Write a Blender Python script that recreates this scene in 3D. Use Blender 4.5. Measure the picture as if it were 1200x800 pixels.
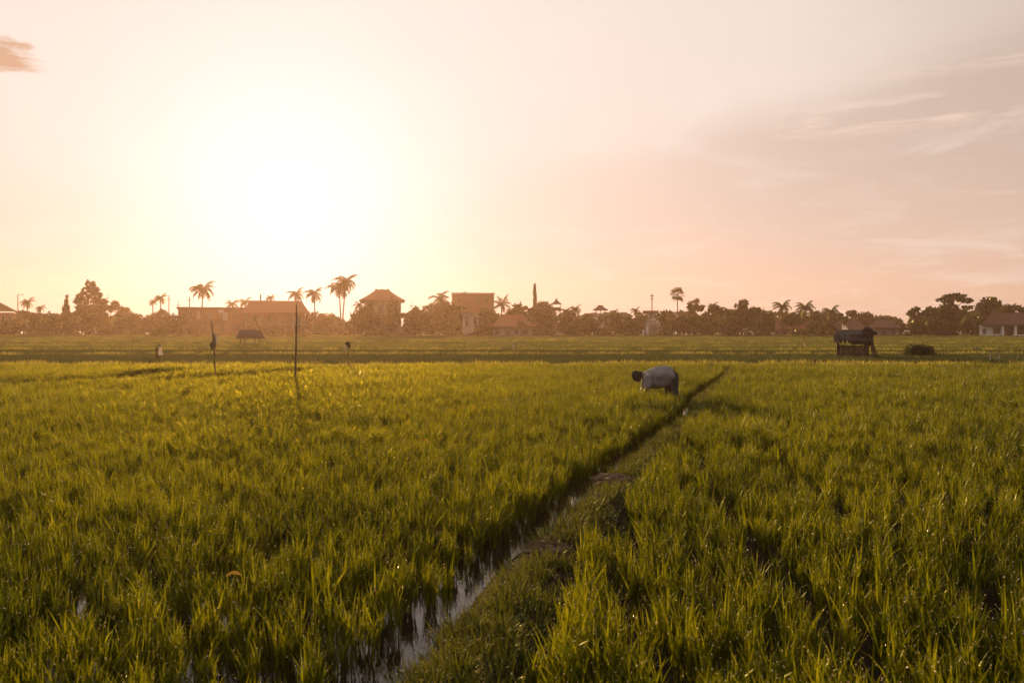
import bpy, bmesh, math, random
import numpy as np
from mathutils import Vector, Matrix, Euler
R = math.radians
S = bpy.context.scene
for o in list(bpy.data.objects): bpy.data.objects.remove(o)
COL = S.collection

# ------------------------------------------------------------------ camera
F = 933.0; HZ = 388.0; CH = 1.62            # focal length in photo pixels, horizon row, eye height
cam_d = bpy.data.cameras.new('camera'); cam = bpy.data.objects.new('camera', cam_d); COL.objects.link(cam)
cam.location = (0, 0, CH); cam.rotation_euler = (R(90), 0, 0)
cam_d.sensor_width = 36; cam_d.lens = 28.0; cam_d.shift_y = -12 / 1200
cam_d.clip_start = 0.05; cam_d.clip_end = 5000
cam_d.dof.use_dof = True; cam_d.dof.focus_distance = 14.0; cam_d.dof.aperture_fstop = 4.0
S.camera = cam
S.render.resolution_x = 1024; S.render.resolution_y = 682

# ------------------------------------------------------------------ light
SUN_AZ = math.atan2(340 - 600, F); SUN_EL = R(8.6)
sdir = Vector((math.sin(SUN_AZ) * math.cos(SUN_EL), math.cos(SUN_AZ) * math.cos(SUN_EL), math.sin(SUN_EL)))
sl = bpy.data.lights.new('sun', 'SUN'); sl.energy = 5.0; sl.angle = R(0.6); sl.color = (1.0, 0.62, 0.30)
so = bpy.data.objects.new('sun', sl); COL.objects.link(so)
so.rotation_euler = (-sdir).to_track_quat('-Z', 'Y').to_euler()
S.view_settings.view_transform = 'Standard'; S.view_settings.look = 'None'
S.view_settings.exposure = 0.6; S.view_settings.gamma = 1.0
S.cycles.use_denoising = True; S.cycles.denoising_input_passes = 'RGB_ALBEDO_NORMAL'; S.cycles.denoising_prefilter = 'ACCURATE'
S.cycles.max_bounces = 8; S.cycles.transparent_max_bounces = 8; S.cycles.volume_bounces = 0
S.cycles.transmission_bounces = 5; S.cycles.diffuse_bounces = 2; S.cycles.glossy_bounces = 3

class NT:
    def __init__(s, tree): s.t = tree; s.n = tree.nodes; s.l = tree.links
    def node(s, typ, **kw):
        n = s.n.new(typ)
        for k, v in kw.items(): setattr(n, k, v)
        return n
    def put(s, sock, v):
        if isinstance(v, bpy.types.NodeSocket): s.l.new(v, sock)
        elif v is not None: sock.default_value = v
    def m(s, op, a, b=None, c=None, clamp=False):
        n = s.node('ShaderNodeMath', operation=op, use_clamp=clamp)
        s.put(n.inputs[0], a)
        if b is not None: s.put(n.inputs[1], b)
        if c is not None: s.put(n.inputs[2], c)
        return n.outputs[0]
    def ramp(s, fac, pts, interp='LINEAR'):
        n = s.node('ShaderNodeValToRGB'); s.put(n.inputs[0], fac); cr = n.color_ramp; cr.interpolation = interp
        while len(cr.elements) < len(pts): cr.elements.new(0.5)
        for e, (p, c) in zip(cr.elements, pts):
            e.position = p; e.color = tuple(c) + (1,) if len(c) == 3 else c
        return n.outputs[0]
    def mix(s, fac, a, b, blend='MIX'):
        n = s.node('ShaderNodeMix', data_type='RGBA', blend_type=blend)
        s.put(n.inputs[0], fac); s.put(n.inputs[6], a); s.put(n.inputs[7], b)
        return n.outputs[2]
    def noise(s, vec, scale, detail=4, rough=0.55, dist=0.0):
        n = s.node('ShaderNodeTexNoise'); s.put(n.inputs['Vector'], vec); n.inputs['Scale'].default_value = scale
        n.inputs['Detail'].default_value = detail; n.inputs['Roughness'].default_value = rough
        n.inputs['Distortion'].default_value = dist
        return n.outputs[0]
    def sstep(s, v, a, b):
        n = s.node('ShaderNodeMapRange', interpolation_type='SMOOTHSTEP')
        s.put(n.inputs[0], v); n.inputs[1].default_value = a; n.inputs[2].default_value = b
        return n.outputs[0]
    def gauss(s, v, c, w):                       # exp(-((v-c)/w)^2)
        q = s.m('DIVIDE', s.m('SUBTRACT', v, c), w)
        return s.m('EXPONENT', s.m('MULTIPLY', s.m('MULTIPLY', q, q), -1))

# ------------------------------------------------------------------ sky
world = bpy.data.worlds.new('World'); S.world = world; world.use_nodes = True
w = NT(world.node_tree); w.n.clear()
tc = w.node('ShaderNodeTexCoord'); sep = w.node('ShaderNodeSeparateXYZ'); w.l.new(tc.outputs['Generated'], sep.inputs[0])
dx, dy, dz = sep.outputs
deg = 180 / math.pi
az = w.m('MULTIPLY', w.m('ARCTAN2', dx, dy), deg)
el = w.m('MULTIPLY', w.m('ARCSINE', dz), deg)
vd = w.node('ShaderNodeVectorMath', operation='DOT_PRODUCT'); w.l.new(tc.outputs['Generated'], vd.inputs[0]); vd.inputs[1].default_value = sdir
th = w.m('MULTIPLY', w.m('ARCCOSINE', w.m('MINIMUM', vd.outputs['Value'], 1.0)), deg)
elf = w.m('DIVIDE', w.m('MAXIMUM', el, 0.0), 90.0)
base = w.ramp(elf, [(0, (.89, .59, .42)), (.06, (.93, .67, .52)), (.13, (.90, .70, .58)), (.25, (.84, .72, .63)), (.42, (.36, .34, .35)), (1, (.14, .16, .21))])
fall = w.ramp(w.m('DIVIDE', th, 180.0), [(0, (1.0,) * 3), (.12, (.97,) * 3), (.26, (.86, .85, .84)), (.42, (.21, .22, .25)), (1, (.12, .15, .21))])
c = w.mix(1.0, base, fall, 'MULTIPLY')
# thin high cloud: mapped on a plane overhead so it foreshortens to the horizon
cv = w.node('ShaderNodeCombineXYZ'); den = w.m('ADD', w.m('MAXIMUM', dz, 0.0), 0.12)
w.put(cv.inputs[0], w.m('DIVIDE', dx, den)); w.put(cv.inputs[1], w.m('MULTIPLY', w.m('DIVIDE', dy, den), 1.0)); cv.inputs[2].default_value = 3.7
nz = w.noise(cv.outputs[0], 0.55, 5, 0.5, 0.5)
nz2 = w.noise(cv.outputs[0], 1.6, 6, 0.6, 0.9)
line = w.m('ADD', w.m('MULTIPLY', az, 0.19), 10.9)                     # lower edge of the bright veil, rising to the right
off = w.m('ADD', w.m('SUBTRACT', el, line), w.m('MULTIPLY', w.m('SUBTRACT', nz, 0.5), 9.0))
veil = w.sstep(off, -1.6, 2.6)
rightw = w.sstep(az, -4.0, 26.0)
below = w.m('MULTIPLY', w.m('MULTIPLY', w.m('SUBTRACT', 1.0, veil), w.sstep(el, -1.0, 13.0)), rightw)
c = w.mix(w.m('MULTIPLY', below, 0.62), c, (.58, .43, .35, 1))
c = w.mix(w.m('MULTIPLY', w.m('MULTIPLY', veil, w.sstep(el, 6.0, 14.0)), 0.5), c, (.97, .85, .76, 1))
# far right upper part falls to a greyer cloud
gr = w.m('MULTIPLY', w.sstep(az, 16.0, 36.0), w.sstep(el, 5.0, 17.0))
c = w.mix(w.m('MULTIPLY', gr, 0.55), c, (.54, .41, .34, 1))
# streaks of cirrus lit from below
svec = w.node('ShaderNodeCombineXYZ'); w.put(svec.inputs[0], w.m('MULTIPLY', az, 0.12)); w.put(svec.inputs[1], w.m('MULTIPLY', el, 0.75)); svec.inputs[2].default_value = 1.3
st = w.noise(svec.outputs[0], 1.0, 6, 0.6, 0.4)
stm = w.m('MULTIPLY', w.m('MULTIPLY', w.gauss(el, 13.8, 0.9), w.sstep(az, 17.0, 20.0)), w.sstep(st, 0.44, 0.62))
c = w.mix(w.m('MULTIPLY', stm, 0.85), c, (1.0, .76, .62, 1))
stm2 = w.m('MULTIPLY', w.m('MULTIPLY', w.gauss(el, 16.2, 0.5), w.sstep(az, 19.0, 24.0)), w.sstep(st, 0.46, 0.6))
dk = w.m('MULTIPLY', w.sstep(nz, 0.54, 0.70), w.sstep(th, 12.0, 26.0)); c = w.mix(w.m('MULTIPLY', dk, 0.22), c, (.66, .50, .41, 1))
c = w.mix(w.m('MULTIPLY', stm2, 0.4), c, (.88, .68, .55, 1))
c = w.mix(w.m('MULTIPLY', w.sstep(nz2, 0.47, 0.72), 0.34), c, (.97, .86, .78, 1))
# small ragged orange-brown cloud high on the left
ca = w.m('DIVIDE', w.m('SUBTRACT', az, -33.2), 2.6); ce = w.m('DIVIDE', w.m('SUBTRACT', el, 16.2), 1.0)
rag = w.noise(svec.outputs[0], 2.6, 6, 0.65, 0.3)
rr = w.m('ADD', w.m('SQRT', w.m('ADD', w.m('MULTIPLY', ca, ca), w.m('MULTIPLY', ce, ce))), w.m('MULTIPLY', w.m('SUBTRACT', rag, 0.5), 2.4))
cm = w.m('SUBTRACT', 1.0, w.sstep(rr, 0.45, 1.25))

# aureole round the sun
g2 = w.m('MULTIPLY', w.m('EXPONENT', w.m('DIVIDE', th, -20.0)), 1.1)
gcol = w.ramp(elf, [(0, (.86, .56, .48)), (.05, (.90, .67, .62)), (.12, (.96, .81, .76)), (.3, (.97, .88, .84))])
c = w.mix(w.m('MINIMUM', g2, 1.0), c, gcol)
g1 = w.m('EXPONENT', w.m('MULTIPLY', w.m('POWER', w.m('DIVIDE', th, 10.0), 2.0), -1))
c = w.mix(w.m('MULTIPLY', g1, 0.85), c, (1.06, 1.035, 1.06, 1))
c = w.mix(w.m('MULTIPLY', cm, 0.85), c, (.62, .34, .20, 1))
sky = w.node('ShaderNodeTexSky', sky_type='NISHITA'); sky.sun_disc = False
sky.sun_elevation = SUN_EL; sky.sun_rotation = SUN_AZ; sky.dust_density = 4.0
bg1 = w.node('ShaderNodeBackground'); w.put(bg1.inputs[0], c); bg1.inputs[1].default_value = 0.64
bg2 = w.node('ShaderNodeBackground'); w.put(bg2.inputs[0], sky.outputs[0]); bg2.inputs[1].default_value = 0.0008
ad = w.node('ShaderNodeAddShader'); w.l.new(bg1.outputs[0], ad.inputs[0]); w.l.new(bg2.outputs[0], ad.inputs[1])
wo = w.node('ShaderNodeOutputWorld'); w.l.new(ad.outputs[0], wo.inputs[0])

# ------------------------------------------------------------------ materials
def newmat(name):
    m = bpy.data.materials.new(name); m.use_nodes = True
    t = NT(m.node_tree); t.n.clear(); t.out = t.node('ShaderNodeOutputMaterial')
    return m, t
def solid(name, ca, cb=None, scale=3.0, rough=0.85, bump=0.0, bscale=20.0, spec=0.3, stretch=(1, 1, 1)):
    m, t = newmat(name)
    tcn = t.node('ShaderNodeTexCoord'); mp = t.node('ShaderNodeMapping'); t.l.new(tcn.outputs['Object'], mp.inputs[0]); mp.inputs['Scale'].default_value = stretch
    cb = cb or tuple(x * 0.65 for x in ca)
    f = t.noise(mp.outputs[0], scale, 6, 0.6)
    col = t.ramp(f, [(.32, cb), (.68, ca)])
    b = t.node('ShaderNodeBsdfPrincipled'); t.put(b.inputs['Base Color'], col); b.inputs['Roughness'].default_value = rough
    b.inputs['Specular IOR Level'].default_value = spec
    if bump:
        bn = t.node('ShaderNodeBump'); bn.inputs['Strength'].default_value = bump; bn.inputs['Distance'].default_value = 0.03
        t.put(bn.inputs['Height'], t.noise(mp.outputs[0], bscale, 5, 0.6)); t.l.new(bn.outputs[0], b.inputs['Normal'])
    t.l.new(b.outputs[0], t.out.inputs[0])
    return m
def leafmat(name, dif, tra, dif2=None, tra2=None, gloss=0.12, grough=0.4, pscale=0.35, tmix=0.5, fwd=None, fmix=.3, frough=.55):
    m, t = newmat(name)
    dif2 = dif2 or tuple(x * 0.6 for x in dif); tra2 = tra2 or tuple(x * 0.6 for x in tra)
    oi = t.node('ShaderNodeObjectInfo'); ge = t.node('ShaderNodeNewGeometry')
    n1 = t.noise(ge.outputs['Position'], pscale, 3, 0.6)
    at = t.node('ShaderNodeAttribute'); at.attribute_name = 'blade'
    f = t.m('ADD', t.m('ADD', t.m('MULTIPLY', oi.outputs['Random'], 0.20), t.m('MULTIPLY', t.m('POWER', at.outputs['Fac'], 2.0), 0.60)), t.m('MULTIPLY', t.sstep(n1, 0.3, 0.7), 0.32))  # squared blade value: most blades coloured dark as if unlit, few bright
    d = t.node('ShaderNodeBsdfDiffuse'); t.put(d.inputs[0], t.mix(f, dif2 + (1,), dif + (1,)))
    tr = t.node('ShaderNodeBsdfTranslucent'); t.put(tr.inputs[0], t.mix(f, tra2 + (1,), tra + (1,)))
    ms = t.node('ShaderNodeMixShader'); ms.inputs[0].default_value = tmix; t.l.new(d.outputs[0], ms.inputs[1]); t.l.new(tr.outputs[0], ms.inputs[2])
    if fwd:                                   # thin leaves pass light mostly forward
        rf = t.node('ShaderNodeBsdfRefraction'); rf.inputs['IOR'].default_value = 1.15; rf.inputs['Roughness'].default_value = frough
        t.put(rf.inputs[0], t.mix(f, tuple(x * .6 for x in fwd) + (1,), fwd + (1,)))
        mf = t.node('ShaderNodeMixShader'); mf.inputs[0].default_value = fmix; t.l.new(ms.outputs[0], mf.inputs[1]); t.l.new(rf.outputs[0], mf.inputs[2]); ms = mf
    g = t.node('ShaderNodeBsdfGlossy'); g.inputs['Roughness'].default_value = grough; g.inputs[0].default_value = (.7, .75, .4, 1)
    lw = t.node('ShaderNodeLayerWeight'); lw.inputs[0].default_value = 0.35
    m2 = t.node('ShaderNodeMixShader'); t.put(m2.inputs[0], t.m('MULTIPLY', lw.outputs['Fresnel'], gloss * 3)); t.l.new(ms.outputs[0], m2.inputs[1]); t.l.new(g.outputs[0], m2.inputs[2])
    t.l.new(m2.outputs[0], t.out.inputs[0])
    return m
M = {}
M['rice'] = leafmat('rice_leaf', (.040, .062, .004), (.42, .41, .009), (.008, .022, .003), (.018, .045, .003), gloss=0.014, grough=.35, tmix=.5, fwd=(.85, .75, .03), fmix=.07)  # very dark second tones stand in for blades the sun misses
M['rice_far'] = leafmat('rice_leaf_far', (.060, .095, .030), (.15, .16, .04), (.035, .060, .022), (.08, .095, .03), gloss=0.012, pscale=0.08)
M['rice_dull'] = leafmat('young_rice_leaf', (.045, .070, .030), (.075, .085, .028), (.032, .050, .024), (.05, .06, .022), gloss=0.01, pscale=0.1)
M['bund_grass'] = leafmat('bund_grass', (.11, .12, .03), (.60, .50, .07), (.07, .09, .02), (.34, .30, .04), gloss=0.02)
M['weed'] = leafmat('path_weed', (.045, .075, .010), (.16, .16, .01), (.03, .045, .008), (.09, .09, .01), gloss=0.03)
M['straw'] = leafmat('dry_straw', (.30, .20, .12), (.20, .13, .06), gloss=0.05)
M['dead'] = leafmat('yellow_leaf', (.42, .26, .05), (.5, .3, .05), gloss=0.05)
M['leaf_dark'] = leafmat('foliage_dark', (.050, .065, .025), (.06, .06, .018), gloss=0.03, pscale=0.5)
M['leaf_mid'] = leafmat('foliage_mid', (.075, .085, .035), (.10, .09, .025), gloss=0.03, pscale=0.5)
M['leaf_olive'] = leafmat('foliage_olive', (.11, .10, .045), (.14, .11, .03), gloss=0.03, pscale=0.5)
M['leaf_yel'] = leafmat('foliage_yellow', (.16, .14, .03), (.30, .22, .04), gloss=0.04, pscale=0.5)
M['palm'] = leafmat('palm_frond', (.065, .075, .025), (.15, .12, .025), gloss=0.05, pscale=0.5)
M['bark'] = solid('bark', (.13, .095, .065), (.06, .042, .03), 6, bump=.5, stretch=(1, 1, .3))
M['wood'] = solid('weathered_wood', (.10, .065, .045), (.04, .026, .018), 9, bump=.4, stretch=(1, 1, .15))
M['bamboo'] = solid('bamboo', (.22, .14, .08), (.09, .055, .03), 7, bump=.2, stretch=(1, 1, .2))
M['thatch'] = solid('old_thatch', (.075, .06, .055), (.03, .025, .024), 14, bump=.8, bscale=40)
M['tile'] = solid('clay_roof', (.25, .095, .05), (.14, .05, .03), 4, bump=.4)
M['tile_dark'] = solid('dark_roof', (.12, .06, .042), (.07, .036, .028), 4, bump=.4)
M['plaster'] = solid('pale_plaster', (.52, .47, .42), (.40, .35, .30), 1.2, bump=.1)
M['white'] = solid('white_paint', (.80, .78, .74), (.66, .64, .60), 1.0)
M['brickwall'] = solid('brick_wall', (.28, .14, .085), (.18, .09, .055), 3, bump=.2)
M['concrete'] = solid('grey_concrete', (.34, .30, .27), (.24, .21, .19), 2)
M['glass'] = solid('window_glass', (.05, .055, .06), (.03, .03, .035), 2, rough=.15, spec=.6)
M['frame'] = solid('window_frame', (.30, .24, .18), None, 3)
M['metal'] = solid('dull_metal', (.16, .14, .13), (.08, .07, .065), 5, rough=.5)
M['mud'] = solid('paddy_mud', (.030, .021, .013), (.015, .010, .007), 5, rough=.95, spec=.05, bump=.8, bscale=25)
M['clod'] = solid('dried_mud', (.20, .14, .105), (.07, .045, .032), 11, rough=.8, bump=1.0, bscale=45)
M['soil'] = solid('grassy_soil', (.075, .070, .028), (.045, .038, .018), .6, rough=.95)
M['skin'] = solid('brown_skin', (.14, .065, .038), (.11, .05, .03), 6, rough=.5)
M['shirt'] = solid('grey_shirt', (.27, .26, .265), (.19, .18, .185), 7, rough=.9, bump=.5, bscale=9)
M['trousers'] = solid('dark_trousers', (.045, .048, .050), (.03, .032, .034), 7, rough=.9)
M['headcloth'] = solid('dark_headcloth', (.035, .024, .022), (.022, .016, .015), 9, rough=.95)
M['cloth_white'] = leafmat('white_cloth', (.80, .78, .76), (.78, .74, .70), (.70, .68, .66), (.68, .62, .56), gloss=.02)
M['cloth_grey'] = solid('grey_cloth', (.26, .20, .17), (.13, .09, .08), 9)
M['eye'] = solid('eye', (.03, .02, .02), None, 3, rough=.2)
def dewmat():
    m, t = newmat('dew_drop')
    tr = t.node('ShaderNodeBsdfTranslucent'); tr.inputs[0].default_value = (1, .85, .6, 1)
    g = t.node('ShaderNodeBsdfGlossy'); g.inputs[0].default_value = (1, .92, .8, 1); g.inputs['Roughness'].default_value = .16
    ms = t.node('ShaderNodeMixShader'); ms.inputs[0].default_value = .5; t.l.new(tr.outputs[0], ms.inputs[1]); t.l.new(g.outputs[0], ms.inputs[2])
    t.l.new(ms.outputs[0], t.out.inputs[0]); return m
M['dew'] = dewmat()
def watermat():
    m, t = newmat('paddy_water')
    ge = t.node('ShaderNodeNewGeometry')
    b = t.node('ShaderNodeBsdfPrincipled'); b.inputs['Base Color'].default_value = (.014, .010, .006, 1)
    b.inputs['Roughness'].default_value = .04; b.inputs['IOR'].default_value = 1.33
    bn = t.node('ShaderNodeBump'); bn.inputs['Strength'].default_value = .07; bn.inputs['Distance'].default_value = .02
    t.put(bn.inputs['Height'], t.noise(ge.outputs['Position'], 14, 3, .5, .3)); t.l.new(bn.outputs[0], b.inputs['Normal'])
    t.l.new(b.outputs[0], t.out.inputs[0]); return m
M['water'] = watermat()

# ------------------------------------------------------------------ helpers
def tag(o, label=None, cat=None, group=None, kind=None):
    if label: o['label'] = label
    if cat: o['category'] = cat
    if group: o['group'] = group
    if kind: o['kind'] = kind
    return o
def empty(name, loc, label, cat, group=None, rz=0):
    o = bpy.data.objects.new(name, None); COL.objects.link(o); o.location = loc; o.rotation_euler = (0, 0, rz)
    o.empty_display_size = .3
    return tag(o, label, cat, group)
def mesh(name, verts, faces, smooth=False):
    me = bpy.data.meshes.new(name); me.from_pydata([tuple(v) for v in verts], [], [tuple(f) for f in faces]); me.update()
    if smooth: me.polygons.foreach_set('use_smooth', [True] * len(me.polygons))
    return me
def quadmesh(name, q):                       # q: (N,4,3) array
    q = np.asarray(q, dtype=np.float32); n = len(q)
    me = bpy.data.meshes.new(name); me.vertices.add(4 * n); me.loops.add(4 * n); me.polygons.add(n)
    me.vertices.foreach_set('co', q.reshape(-1)); me.loops.foreach_set('vertex_index', np.arange(4 * n, dtype=np.int32))
    me.polygons.foreach_set('loop_start', np.arange(0, 4 * n, 4, dtype=np.int32))
    me.update(calc_edges=True); return me
def obj(name, me, mat, parent=None, loc=None):
    if mat is not None and not me.materials: me.materials.append(M[mat])
    o = bpy.data.objects.new(name, me); COL.objects.link(o)
    if parent: o.parent = parent
    if loc is not None: o.location = loc
    return o
class MB:
    def __init__(s): s.v = []; s.f = []
    def add(s, v, f):
        k = len(s.v); s.v += [tuple(x) for x in v]; s.f += [tuple(i + k for i in q) for q in f]; return s
    def box(s, x0, x1, y0, y1, z0, z1):
        v = [(x, y, z) for z in (z0, z1) for y in (y0, y1) for x in (x0, x1)]
        return s.add(v, [(0, 2, 3, 1), (4, 5, 7, 6), (0, 1, 5, 4), (1, 3, 7, 5), (3, 2, 6, 7), (2, 0, 4, 6)])
    def tube(s, pts, rad, n=8, squash=None, close=True):
        pts = [Vector(p) for p in pts]; rings = []
        if not hasattr(rad, '__len__'): rad = [rad] * len(pts)
        ref = Vector((0, 1, 0))
        for i, p in enumerate(pts):
            d = (pts[min(i + 1, len(pts) - 1)] - pts[max(i - 1, 0)]).normalized()
            u = d.cross(ref)
            if u.length < .2: u = d.cross(Vector((1, 0, 0)))
            u.normalize(); v = u.cross(d).normalized(); r = rad[i]
            ra, rb = r if hasattr(r, '__len__') else (r, r)
            rings.append([p + u * math.cos(2 * math.pi * k / n) * ra + v * math.sin(2 * math.pi * k / n) * rb for k in range(n)])
        vs = [q for r_ in rings for q in r_]; fs = []
        for i in range(len(rings) - 1):
            for k in range(n):
                a, b = i * n + k, i * n + (k + 1) % n
                fs.append((a, b, b + n, a + n))
        if close: fs += [tuple(range(n))[::-1], tuple(range((len(rings) - 1) * n, len(rings) * n))]
        return s.add(vs, fs)
    def ell(s, c, r, n=12, m=8, jit=0, rnd=None):
        vs = [];fs = []
        for i in range(m + 1):
            a = math.pi * i / m
            for k in range(n):
                b = 2 * math.pi * k / n
                j = 1 + (rnd.uniform(-jit, jit) if rnd else 0)
                vs.append((c[0] + r[0] * j * math.sin(a) * math.cos(b), c[1] + r[1] * j * math.sin(a) * math.sin(b), c[2] + r[2] * j * math.cos(a)))
        for i in range(m):
            for k in range(n):
                fs.append((i * n + k, (i + 1) * n + k, (i + 1) * n + (k + 1) % n, i * n + (k + 1) % n))
        return s.add(vs, fs)
    def build(s, name, mat, parent=None, smooth=False, loc=None):
        return obj(name, mesh(name, s.v, s.f, smooth), mat, parent, loc)

# terrain: flat paddies, then low terraces stepping up to the village
EDGES = [36, 50, 60, 69, 79, 91, 105, 122, 142, 163]
def tz(i): return 0.0 if i <= 0 else 0.53 * (i / len(EDGES)) ** 1.0          # level after i edges
def edge_d(i, x):
    d = EDGES[i]
    return d + d * .016 * math.sin(x * .050 * 50 / d + i * 1.9) + d * .010 * math.sin(x * .13 * 50 / d + i * 4.1) + (0.035 * x if i in (1, 4) else (-.03 * x if i in (3, 6) else 0)) * (1 if i < 9 else 0)
def level(x, d):
    k = 0
    for i in range(len(EDGES)):
        if d > edge_d(i, x): k = i + 1
    return k
def gz(x, d): return tz(level(x, d))
def px(x, d): return (x - 600) / F * d
def pz(y, d): return CH - (y - HZ) / F * d

# ------------------------------------------------------------------ ground, water
G = 420.0
xs = [-G, -300, -200] + [x for x in range(-150, 151, 3)] + [200, 300, G]
rows = []                       # each row: (list of y, z)
rows.append(([-G] * len(xs), -.10)); rows.append(([34.5] * len(xs), -.10)); rows.append(([35.2] * len(xs), 0.0))
for i in range(len(EDGES)):
    rows.append(([edge_d(i, max(-150, min(150, x))) for x in xs], tz(i)))
    rows.append(([edge_d(i, max(-150, min(150, x))) + .12 for x in xs], tz(i + 1)))
rows.append(([G] * len(xs), tz(len(EDGES))))
v = [(x, ys[k], z) for ys, z in rows for k, x in enumerate(xs)]; n = len(xs)
f = [(r * n + k, r * n + k + 1, (r + 1) * n + k + 1, (r + 1) * n + k) for r in range(len(rows) - 1) for k in range(n - 1)]
g = obj('ground', mesh('ground', v, f), 'soil'); tag(g, kind='structure')

# corridor between the two paddies: ditch on the left, grassy bund on the right
KL = [(0, -1.9), (3.7, -.80), (5, -.40), (6, -.10), (7.3, .32), (9.9, 1.22), (11.2, 1.75), (14.5, 2.98), (16, 3.42), (18, 3.88), (24, 6.0), (28, 7.35), (31, 8.3), (34, 9.3)]
KR = [(0, -.95), (3.7, .10), (5, .40), (6, .66), (7.1, 1.0), (8.8, 1.56), (12.4, 2.68), (14.5, 3.5), (18, 4.4), (25.6, 6.95), (28, 7.62), (31, 8.5), (34, 9.5)]
def lerp(K, d):
    return float(np.interp(d, [k[0] for k in K], [k[1] for k in K]))
_wl = [(max(-1.9 if d < 0 else lerp(KL, max(d, 0)) + .6 * (lerp(KR, max(d, 0)) - lerp(KL, max(d, 0))), -1.9), d) for d in list(np.arange(-12, 34.7, 1.0)) + [34.6]]
me = mesh('paddy_water', [q for x, d in _wl for q in ((-60, d, -.03), (x, d, -.03))], [(2 * i, 2 * i + 1, 2 * i + 3, 2 * i + 2) for i in range(len(_wl) - 1)])
tag(obj('paddy_water', me, 'water'), kind='structure')
me = mesh('wet_mud', [q for x, d in _wl for q in ((x, d, -.045), (60, d, -.045))], [(2 * i, 2 * i + 1, 2 * i + 3, 2 * i + 2) for i in range(len(_wl) - 1)])
tag(obj('wet_mud', me, 'mud'), kind='structure')
rnd = random.Random(5)
pv = []; pf = []; ds = np.arange(-1.0, 34, .14); NB = 9
for i, d in enumerate(ds):
    a = lerp(KL, max(d, 0)); b = lerp(KR, max(d, 0)); wd = b - a; a2 = a + wd * .25 + .05 * math.sin(d * 2.1) * wd
    for k in range(NB):
        t = k / (NB - 1); x = a2 + (b + .12 - a2) * t
        h = -.06 + .17 * math.sin(math.pi * min(1, t * 1.05)) ** .55 + rnd.uniform(-.012, .012) if 0 < k < NB - 1 else -.08
        pv.append((x + rnd.uniform(-.015, .015), d, h))
for i in range(len(ds) - 1):
    for k in range(NB - 1):
        q = i * NB + k; pf.append((q, q + 1, q + 1 + NB, q + NB))
tag(obj('footpath', mesh('footpath', pv, pf, True), 'mud'), kind='structure')
# end bund of the near paddy
pv = []; pf = []
for i, x in enumerate(np.arange(-60, 60.1, .6)):
    for k, (yy, zz) in enumerate([(34.2, -.08), (34.4, .08), (34.9, .10), (35.3, -.02)]):
        pv.append((x, yy + rnd.uniform(-.04, .04), zz + (rnd.uniform(-.015, .015) if 0 < k < 3 else 0)))
for i in range(200):
    for k in range(3): q = i * 4 + k; pf.append((q, q + 4, q + 5, q + 1))
tag(obj('field_bank', mesh('field_bank', pv, pf, True), 'mud'), kind='structure')

# ------------------------------------------------------------------ rice
def blade_quads(rs, x, y, L, wd, lean, az_, segs=4, droop=.5):
    pts = []; z = 0; r = 0; a = lean
    for k in range(segs + 1):
        t = k / segs
        hw = wd * (0.55 + .45 * math.sin(math.pi * min(1, t * 1.3))) * (1 - t ** 3) * .5 + .0003
        pts.append((r, z, hw)); a2 = lean + droop * t * t
        r += math.sin(a2) * L / segs; z += math.cos(a2) * L / segs
    ca, sa = math.cos(az_), math.sin(az_); tw = rs.uniform(-1.3, 1.3); ta = az_ + math.pi / 2 + tw
    wx, wy = math.cos(ta), math.sin(ta)
    out = []
    for k in range(segs):
        r0, z0, h0 = pts[k]; r1, z1, h1 = pts[k + 1]
        c0 = (x + ca * r0, y + sa * r0); c1 = (x + ca * r1, y + sa * r1)
        out.append([(c0[0] - wx * h0, c0[1] - wy * h0, z0), (c0[0] + wx * h0, c0[1] + wy * h0, z0), (c1[0] + wx * h1, c1[1] + wy * h1, z1), (c1[0] - wx * h1, c1[1] - wy * h1, z1)])
    return out, [(x + ca * p[0], y + sa * p[0], p[1]) for p in pts]
def icos(c, r):
    t = 1.618; n_ = math.sqrt(1 + t * t)
    v = [(-1, t, 0), (1, t, 0), (-1, -t, 0), (1, -t, 0), (0, -1, t), (0, 1, t), (0, -1, -t), (0, 1, -t), (t, 0, -1), (t, 0, 1), (-t, 0, -1), (-t, 0, 1)]
    f = [(0, 11, 5), (0, 5, 1), (0, 1, 7), (0, 7, 10), (0, 10, 11), (1, 5, 9), (5, 11, 4), (11, 10, 2), (10, 7, 6), (7, 1, 8), (3, 9, 4), (3, 4, 2), (3, 2, 6), (3, 6, 8), (3, 8, 9), (4, 9, 5), (2, 4, 11), (6, 2, 10), (8, 6, 7), (9, 8, 1)]
    return [(c[0] + a * r / n_, c[1] + b * r / n_, c[2] + e * r / n_) for a, b, e in v], f
def proto_coll(name, protos):
    c_ = bpy.data.collections.new(name)
    for p in protos: c_.objects.link(p)
    return c_
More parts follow.
